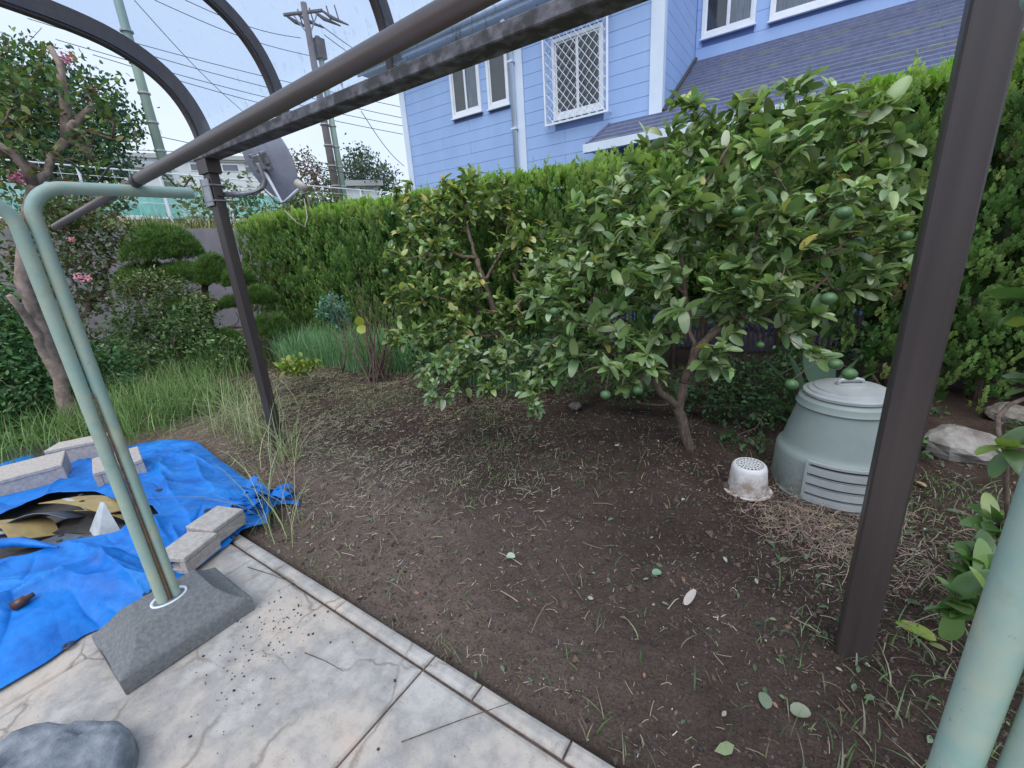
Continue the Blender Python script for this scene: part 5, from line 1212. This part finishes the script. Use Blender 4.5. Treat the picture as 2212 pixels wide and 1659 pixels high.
strawmesh('straw_heap', P, .075, .0010, [(.30, .22, .18), (.38, .29, .23), (.20, .15, .12)], [3, 2, 2], 3, 'matted heap of dry brown straw in front of the compost bin', .05, 1.2)
P = soilpts(60, lambda x, y: np.clip(.3+vn(x, y), 0, 1), rg, (-3, 1.5), (.95, 3.0)); strawmesh('twigs', P, .16, .0019, [(.35, .28, .22), (.22, .16, .12)], [1, 1], 4, 'thin dry twigs lying on the soil', .01, .3)
def flatleaves(name, P, size, cols, wts, seed, label, mat='fol'):
    rng = np.random.RandomState(seed); n = len(P); a = rng.uniform(0, 2*PI, n); A = np.stack([np.cos(a), np.sin(a), rng.normal(size=n)*.25], 1)
    return stuff(inst(name, LVs, LTs, onground(P)+np.array([0, 0, .010]), basis(A, np.tile([0, 0, 1.0], (n, 1))+rng.normal(size=(n, 3))*.35, rng), size*(.4+1.6*rng.rand(n)**2.5), pal(n, rng, cols, wts, .2), M[mat]), label, 'litter')
flatleaves('leaf_litter', soilpts(2400, lambda x, y: .04+.96*np.clip(vn(x*4+8, y*4)*2.2-.9, 0, 1), rg, (-4.5, 2.4), (.9, 3.9)), .020, [(.16, .22, .14), (.10, .16, .09), (.36, .36, .30), (.30, .18, .12), (.5, .48, .42)], [3, 3, 1.2, 2, .8], 1, 'small green and pale leaves fallen on the soil')
P = soilpts(900, lambda x, y: np.clip(.2+x*.8, 0, 1), rg, (-.3, 2.2), (.95, 3.0)); flatleaves('leaf_litter', P, .036, [(.12, .21, .12), (.08, .15, .08), (.25, .31, .17)], [3, 3, 1], 2, 'low broad weed leaves around the foot of the near post')
# crumbs
oc = np.array([(1, 0, 0), (-1, 0, 0), (0, 1, 0), (0, -1, 0), (0, 0, .8), (0, 0, -.8)], float); ot = np.array([(0, 2, 4), (2, 1, 4), (1, 3, 4), (3, 0, 4), (2, 0, 5), (1, 2, 5), (3, 1, 5), (0, 3, 5)])
def crumbs(name, P, size, mat, seed, label, cols, wts, z=0.0, flat=None):
    rng = np.random.RandomState(seed); n = len(P); pos = onground(P) if flat is None else np.stack([P[:, 0], P[:, 1], np.full(n, flat)], 1)
    return stuff(inst(name, oc, ot, pos, basis(unit(n, rng), unit(n, rng), rng), np.abs(size*(.35+.6*rng.rand(n, 1)**3*2.2)*rng.uniform(.6, 1.3, (n, 3))), pal(n, rng, cols, wts, .2), M[mat], None, False), label, 'soil crumbs')
crumbs('soil_crumbs', soilpts(26000, lambda x, y: .15+.85*vn(x*2, y*2)**1.5, rg, (-4, 1.8), (.9, 3.6)), 0.0075, 'dry', 1, 'loose dark crumbs of dug soil', [(.105, .074, .068), (.08, .056, .052), (.14, .105, .093)], [3, 3, 1])
crumbs('clods', soilpts(1300, lambda x, y: np.clip(vn(x*1.7, y*1.7)*2-.6, 0, 1), rg, (-3.5, 1.6), (.95, 3.3)), .018, 'clod', 5, 'larger lumps of turned soil', [(.1, .07, .06)], [1])
crumbs('pebbles', soilpts(420, lambda x, y: .5+.5*vn(x*3, y*3), rg, (-4, 1.8), (.9, 3.6)), .0065, 'dry', 2, 'tiny white and grey grit scattered on the soil', [(.5, .5, .5), (.33, .31, .30)], [2, 1])
# dirt and crumbs on the patio
P = np.vstack([np.stack([rg.normal(size=170)*.10-1.75, rg.normal(size=170)*.10+.62], 1), np.stack([rg.normal(size=70)*.09-1.62, rg.normal(size=70)*.07+.40], 1), np.stack([rg.uniform(-2, 0, 130), rg.uniform(-.1, .78, 130)], 1)])
P = P[P[:, 1] < .77]; crumbs('patio_dirt', P, .0038, 'dry', 3, 'specks of dark soil dropped on the pale patio', [(.07, .05, .045)], [1], 0, .004)
# a few things one can point at
def single_leaf(label, px, py, size, col, w=.5, yaw=0, tiltz=.2, z=None, cat='fallen leaf'):
    p = G(px, py, -.05) if z is None else G(px, py, z); 
    if z is None: p[2] = float(gh(p[0], p[1]))+.016
    v, t = leaf_template(w, .10, .25, 6); o = inst('fallen_leaf', v, t, p[None], basis(np.array([[math.cos(yaw), math.sin(yaw), tiltz]]), np.array([[.1, -.2, 1.0]]), rng), np.array([size]), np.array([col]), M['fol'], None, True, tuple(p)); tag(o, label, cat); return o
single_leaf('pinkish white dead leaf standing on dark soil, lower middle of the bare ground', 1478, 1325, .085, (.62, .55, .52), .42, 1.2, .6)
single_leaf('round pale green leaf on dark soil above the dead white leaf', 1408, 1245, .045, (.25, .42, .26), .85, .4)
single_leaf('small white petal shaped leaf on soil nearest the mandarin trunk', 1328, 978, .035, (.7, .66, .6), .6, .2)
single_leaf('pale mint leaf pair lying mid soil right of the patio', 1095, 1208, .05, (.5, .62, .52), .8, .1)
single_leaf('bright yellow green pointed leaf right of the near post foot', 2020, 1395, .12, (.36, .46, .10), .5, 2.9, .1)
single_leaf('grey green heart leaf at the bottom right of the soil', 1705, 1545, .06, (.30, .34, .24), .8, .3)
single_leaf('grey green leaf lying left of the heart shaped one', 1655, 1540, .055, (.24, .30, .2), .8, 1.9)
single_leaf('buff dry leaf on the ground beyond the near post', 2000, 1060, .06, (.50, .36, .24), .5, 2.4)
single_leaf('white leaf stuck on the outer green tube of the left stand', 72, 617, .035, (.7, .75, .72), .7, 1.2, .3, 1.5)
for px0, py0, px1, py1, lb in ((867, 1603, 1105, 1517, 'long dark straight twig lying across the patio border'), (658, 1410, 742, 1450, 'short dark twig on the middle of the patio'), (535, 1225, 640, 1262, 'thin curved stalk on the patio near the concrete blocks'), (590, 1660, 690, 1660, 'x')):
    if lb == 'x': continue
    a = G(px0, py0, .012); b_ = G(px1, py1, .012); tag(MB().tube([a, (a+b_)/2+np.array([.003, .004, .003]), b_], [.0022, .0018, .001], 5).build('twig', M['bark'], None, True, tuple(a)), lb, 'twig')
# rocks
def rockobj(label, px, py, sx, sy, sz, seed, mat='rock'):
    c = G(px, py, -.03); r_ = np.random.RandomState(seed); U, V = 22, 12; v = []
    ph0, ph1 = r_.uniform(0, 6, 2)
    for j in range(V+1):
        p = PI*j/V
        for i in range(U):
            th = 2*PI*i/U; d = np.array([math.sin(p)*math.cos(th), math.sin(p)*math.sin(th), math.cos(p)]); k = 1+.5*float(fbm(d[0]*1.6+ph0+3*d[2], d[1]*1.6+ph1, 4))+.08*np.sign(math.sin(3*th+ph0))*math.sin(p); v.append((c[0]+sx*d[0]*k, c[1]+sy*d[1]*k, c[2]+sz*(.35+d[2]*k)))
    q = [(j*U+i, (j+1)*U+i, (j+1)*U+(i+1) % U, j*U+(i+1) % U) for j in range(V) for i in range(U)]
    tag(MB().add(v, (), q).build('rock', M[mat], None, False, tuple(c)), label, 'rock')
rockobj('large brown weathered rock right of the near post under the hedge', 2075, 975, .20, .16, .13, 1)
rockobj('smaller pale rock at the far right beyond the large brown rock', 2175, 900, .13, .12, .08, 2)
rockobj('small grey stone in the grass edge left of the dead twiggy shrub', 735, 787, .11, .09, .07, 3)
rockobj('grey stone at the foot of the dead twiggy shrub', 800, 792, .12, .09, .07, 4)
rockobj('flat stone half hidden under the leaves of the sapling', 1085, 815, .16, .12, .08, 5, 'stone')
rockobj('small buff stone on the soil below the mandarin leaves', 1243, 880, .06, .05, .04, 6)

# ------------------------------------------------------------------ beyond the garden
wx = -12.5
wall = thing('retaining_wall', 'grey rendered retaining wall rising behind the pine at the garden end', 'wall', (wx, 4, 0))
for y0 in np.arange(-8, 26, 2.0):
    MB().box((wx-.3, y0+.006, -.1), (wx, y0+1.994, 1.56)).build('wall_panel', M['asphalt'], wall); MB().box((wx-.3, y0+.006, 1.572), (wx+.0, y0+1.994, 2.50)).build('wall_panel', M['asphalt'], wall)
MB().box((wx-.28, -8, -.1), (wx-.03, 26, 2.49)).build('wall_core', M['clod'], wall)
tx = np.array([wx-.02-.28, wx-1.5, wx-3.4, wx-4.6, wx-8, wx-16, -45, -90, -300]); tz = np.array([2.46, 2.6, 2.85, 3.0, 3.0, 3.2, 3.6, 4.2, 5]); ty = np.concatenate([[-200, -60, -20], np.arange(-8, 40, 1.0), [60, 120, 300]])
X, Y = np.meshgrid(tx, ty); Z = np.tile(tz, (len(ty), 1))+.12*fbm(X*.7, Y*.7, 3); id_ = np.arange(X.size).reshape(X.shape)
q = np.stack([id_[:-1, :-1].ravel(), id_[1:, :-1].ravel(), id_[1:, 1:].ravel(), id_[:-1, 1:].ravel()], 1)
struct(place('upper_terrain', np_mesh('upper_terrain', np.stack([X.ravel(), Y.ravel(), Z.ravel()], 1), None, q, None, M['bank'], True)))
rb_ = np.random.RandomState(3); n = 5200; P = np.stack([rb_.uniform(wx-3.6, wx-.35, n), rb_.uniform(-4, 24, n)], 1); zz = np.interp(-P[:, 0], -tx, tz)
Pb = np.stack([P[:, 0], P[:, 1], zz-.02], 1)
blades('bank_weeds', Pb, .42, .016, [(.13, .19, .08), (.24, .25, .13), (.33, .30, .18), (.08, .13, .05)], [3, 3, 2, 2], 9, .6, 'dry and green weeds on the bank above the grey wall', 'weeds')
# fence with green net
fx = -17.2; fen = thing('netted_fence', 'white post fence hung with faded turquoise netting above the grey wall', 'fence', (fx, 8, 3))
for i, y0 in enumerate(np.arange(2.5, 26, 1.9)):
    MB().tube([(fx, y0, 2.8), (fx, y0, 4.55)], .035, 8).build('fence_post', M['white'], fen)
    if y0 < 24:
        v = []; nn_ = 8
        for k in range(nn_+1):
            for z in (3.25, 4.02-.05*math.sin(k)): v.append((fx-.05+.04*math.sin(k*2.1+i), y0+.04+1.82*k/nn_, z+.03*math.sin(k*1.3+i*2)))
        o = MB().add(v, (), [(2*k, 2*k+2, 2*k+3, 2*k+1) for k in range(nn_)]).build('net_panel', M['net'], fen); md = o.modifiers.new('t', 'SOLIDIFY'); md.thickness = .008
for z in (3.2, 3.62, 4.05, 4.3, 4.52): MB().tube([(fx, 2.5, z), (fx, 26, z)], .009 if z != 4.52 else .022, 5).build('rail', M['white'], fen)
for y0 in np.arange(2.5, 25, .38): MB().tube([(fx+.02, y0, 3.15), (fx+.02, y0, 4.5)], .005, 4, False).build('wire_upright', M['white'], fen)
vine = bush('fence_vines', 'straggly weeds climbing the netted fence', 'weeds', (fx+.3, 8, 2.9), [(470, 440, 12.6, .9), (540, 430, 12.6, .7), (430, 450, 12.2, .6), (640, 440, 13.5, .7), (560, 460, 12.8, .5), (400, 420, 12.6, .5)], 900, .16, [(.10, .16, .08), (.16, .22, .12)], [1, 1], 60, tips=50)
# utility poles
def upole(label, ptop, pbot, t, z0, H, r0, r1, mat, arms=False, grp='utility poles beyond the garden'):
    c = PT(pbot[0], pbot[1], t); root = thing('utility_pole', label, 'utility pole', (c[0], c[1], z0), grp)
    MB().tube([(c[0], c[1], z0-.3), (c[0], c[1], H)], [r0, r1], 16).build('shaft', M[mat], root, True)
    for k in range(7):
        z = z0+1.0+k*.9
        if z < H: MB().tube([(c[0], c[1], z), (c[0], c[1], z+.05)], r0*1.12, 14).build('band', M['steel'], root)
    return root, c
p1, c1_ = upole('pale green steel utility pole standing alone beyond the large dark tree', None, (350, 340), 15.5, 2.9, 13.5, .17, .115, 'greenpole')
p2, c2_ = upole('brown utility pole carrying a crossarm right of the dish', None, (712, 330), 21, 3.2, float(PT(667, 54, 21)[2]), .20, .13, 'brownpole')
p3, c3_ = upole('slim pale green pole just right of the brown utility pole', None, (728, 330), 21.3, 3.2, float(PT(686, 112, 21.3)[2]), .16, .12, 'greenpole')
ar = PT(668, 72, 21.5); 
zt = float(PT(667, 54, 21)[2])-.35; ay = Vector((c2_[0], c2_[1], zt)); dirx = Vector((.86, .50, 0)).normalized()
MB().tube([ay-dirx*1.0, ay+dirx*.8], .075, 6).build('crossarm', M['brownpole'], p2)
for s in (-1, 1): MB().tube([ay+dirx*.6*s, ay+Vector((0, 0, -.9))], .03, 5).build('brace', M['steel'], p2)
for s in (-.95, -.4, .4, .78):
    q0 = ay+dirx*s; MB().tube([q0, q0+Vector((.25, .3, -.25)), q0+Vector((.7, .8, -.5))], [.04, .09, .03], 6).build('insulator', M['brownpole'], p2)
    MB().tube([q0+Vector((.45, .5, -.35)), q0+Vector((.35, .45, .25))], .03, 5).build('arrester', M['brownpole'], p2)
zs3 = float(PT(686, 112, 21.3)[2]); MB().box((c3_[0]-.2, c3_[1]-.2, zs3-.9), (c3_[0]+.22, c3_[1]+.2, zs3-.1)).build('switch_box', M['brownpole'], p3)
WL = 'thin dark overhead wire crossing the pale sky beyond the garden'
def wire(lb, pa, pb, ta=18, tb=24, sag=.25, r=.016):
    a, b_ = PT(pa[0], pa[1], ta), PT(pb[0], pb[1], tb); pts = [a+(b_-a)*u+np.array([0, 0, -sag*math.sin(PI*u)]) for u in np.linspace(0, 1, 13)]
    tag(MB().tube(pts, r, 5).build('overhead_wire', M['wire'], None, True, tuple(a)), lb, 'wire', 'overhead wires beyond the garden')
for lb, pa, pb in (('upper of four parallel wires passing behind the first two curved ribs', (-100, -20), (870, 232)), ('second from top of four parallel wires behind the curved ribs', (60, 40), (870, 255)),
    ('third from top of four parallel wires behind the curved ribs', (120, 85), (870, 272)), ('lowest of four parallel wires behind the curved ribs', (200, 118), (870, 290)),
    ('steep slanting wire crossing the four parallel wires between the ribs', (290, 0), (530, 245)), ('wire reaching the brown utility pole just below its crossarm', (334, 0), (668, 120)),
    ('highest wire, from the top edge down to the left end of the crossarm', (400, 0), (650, 82)), ('low wire crossing behind the crape myrtle and the laundry pole', (-60, 275), (420, 328)),
    ('low wire passing just above the satellite dish back bracket', (300, 285), (760, 356)), ('low wire just right of the satellite dish, higher of two', (600, 332), (880, 390)),
    ('steep wire slanting down toward the left corner of the blue house', (780, 240), (873, 359)), ('wire leaving the right end of the crossarm toward the blue house', (690, 52), (870, 155)),
    ('wire leaving the crossarm middle toward the blue house eave', (700, 75), (862, 165)), ('short rising wire at the far left above the crape myrtle', (-50, 150), (90, 60)),
    ('lowest wire, low over the distant bushy tree by the house corner', (620, 350), (870, 372))): wire(lb, pa, pb)
# far buildings
def farhouse(label, px, py, t, w, h, d, yaw=.3, wins=4, roofm='slate'):
    c = PT(px, py, t); root = thing('apartment_building', label, 'building', (c[0], c[1], c[2])); Mx = Matrix.Translation(c) @ Matrix.Rotation(yaw, 4, 'Z')
    MB().box((-w/2, -d/2, -3), (w/2, d/2, h), Mx).build('wall', M['farwhite'], root)
    MB().box((-w/2-.3, -d/2-.3, h+.01), (w/2+.3, d/2+.3, h+.35), Mx).build('roof', M['steel'], root)
    for i in range(wins):
        x = -w/2+w*(i+.5)/wins; f = MB().box((x-w/wins*.3, -d/2-.05, h*.30), (x+w/wins*.3, -d/2-.003, h*.78), Mx).build('window', M['white'], root)
        MB().box((x-w/wins*.25, -d/2-.08, h*.36), (x+w/wins*.25, -d/2-.055, h*.72), Mx).build('pane', M['farglass'], f)
farhouse('low white building with dark windows seen between the post and the utility pole tree', 410, 392, 40, 9.5, 1.3, 6, 1.1, 4)
farhouse('low white building directly behind the satellite dish arm', 520, 395, 42, 9, 1.2, 6, 1.1, 4)
farhouse('long white building at the far left above the turquoise net', 215, 400, 36, 9, .9, 6, 1.2, 5)
farhouse('small white structure low beside the brown utility pole', 775, 416, 30, 2.5, .25, 2, 1.0, 2)
# distant trees
def fartree(name, label, base_px, t, blobs, n, size, cols, wts, seed, trunk=True):
    rng = np.random.RandomState(seed); b0 = PT(base_px[0], base_px[1], t); root = thing(name, label, 'tree', tuple(b0)); P = blobpts(blobs, n, rng, 1); 
    # clump the crown
    k = len(P)//14; cc = P[rng.choice(len(P), k)]; P = cc[rng.randint(k, size=len(P))]+rng.normal(size=P.shape)*size*1.5; n = len(P)
    B = basis(unit(n, rng), unit(n, rng), rng); stuff(inst('crown', LVs, LTs, P, B, np.stack([size*1.2*rng.uniform(.6, 1.4, n), size*rng.uniform(.6, 1.4, n), np.full(n, size)], 1), pal(n, rng, cols, wts, .22), M['fol'], root))
    T = blobpts(blobs, 40, rng); nodes, par, paths, nl, tp, cnt = grow([[b0, b0+np.array([0, 0, .8])]], T, rng, .5); skin(paths, nodes, cnt, .03, .45, .35, 6).build('trunk', M['bark'], root, True)
    return root
fartree('broadleaf_tree', 'big dark round crowned evergreen tree at the far left beyond the wall', (150, 460), 14.5, [(120, 230, 14.5, 1.8), (40, 250, 14.3, 1.9), (190, 300, 14.5, 1.4), (230, 260, 14.7, 1.0), (60, 340, 14.3, 1.5), (-60, 260, 14.2, 2.0), (-50, 380, 14, 1.6), (150, 380, 14.3, 1.1), (215, 340, 14.5, .9), (80, 165, 14.5, 1.1)], 15000, .15, [(.045, .115, .075), (.065, .15, .085), (.03, .08, .055)], [3, 3, 2], 71)
fartree('broadleaf_tree', 'distant bushy tree right of the two thin poles near the house corner', (775, 440), 30, [(775, 380, 30, 1.6), (740, 395, 30, 1.3), (810, 390, 30, 1.4), (790, 355, 30, .9), (835, 395, 30, .8), (700, 400, 30, .9)], 3600, .20, [(.07, .12, .09), (.09, .14, .10), (.05, .09, .07)], [3, 2, 2], 72)
fartree('bare_tree', 'thin reddish leaved distant tree between the dish and the brown pole', (660, 450), 27, [(640, 375, 27, 1.3), (615, 360, 27, .8), (680, 390, 27, .8), (660, 360, 27, .8)], 1100, .16, [(.13, .10, .09), (.17, .12, .11)], [1, 1], 73)
fartree('bank_bush', 'grassy green bush above the hedge end below the feed horn', (680, 500), 11, [(640, 460, 11, .45), (690, 455, 11.3, .4), (600, 475, 10.8, .35), (730, 450, 11.5, .3)], 2600, .08, [(.10, .17, .06), (.16, .22, .09)], [2, 1], 74)
fartree('bank_bush', 'dark bush on top of the grey wall beyond the end of the laundry pole', (180, 480), 11.5, [(210, 450, 11.5, .4), (170, 440, 11.5, .5)], 1100, .08, [(.07, .11, .05), (.13, .14, .08)], [2, 1], 75)
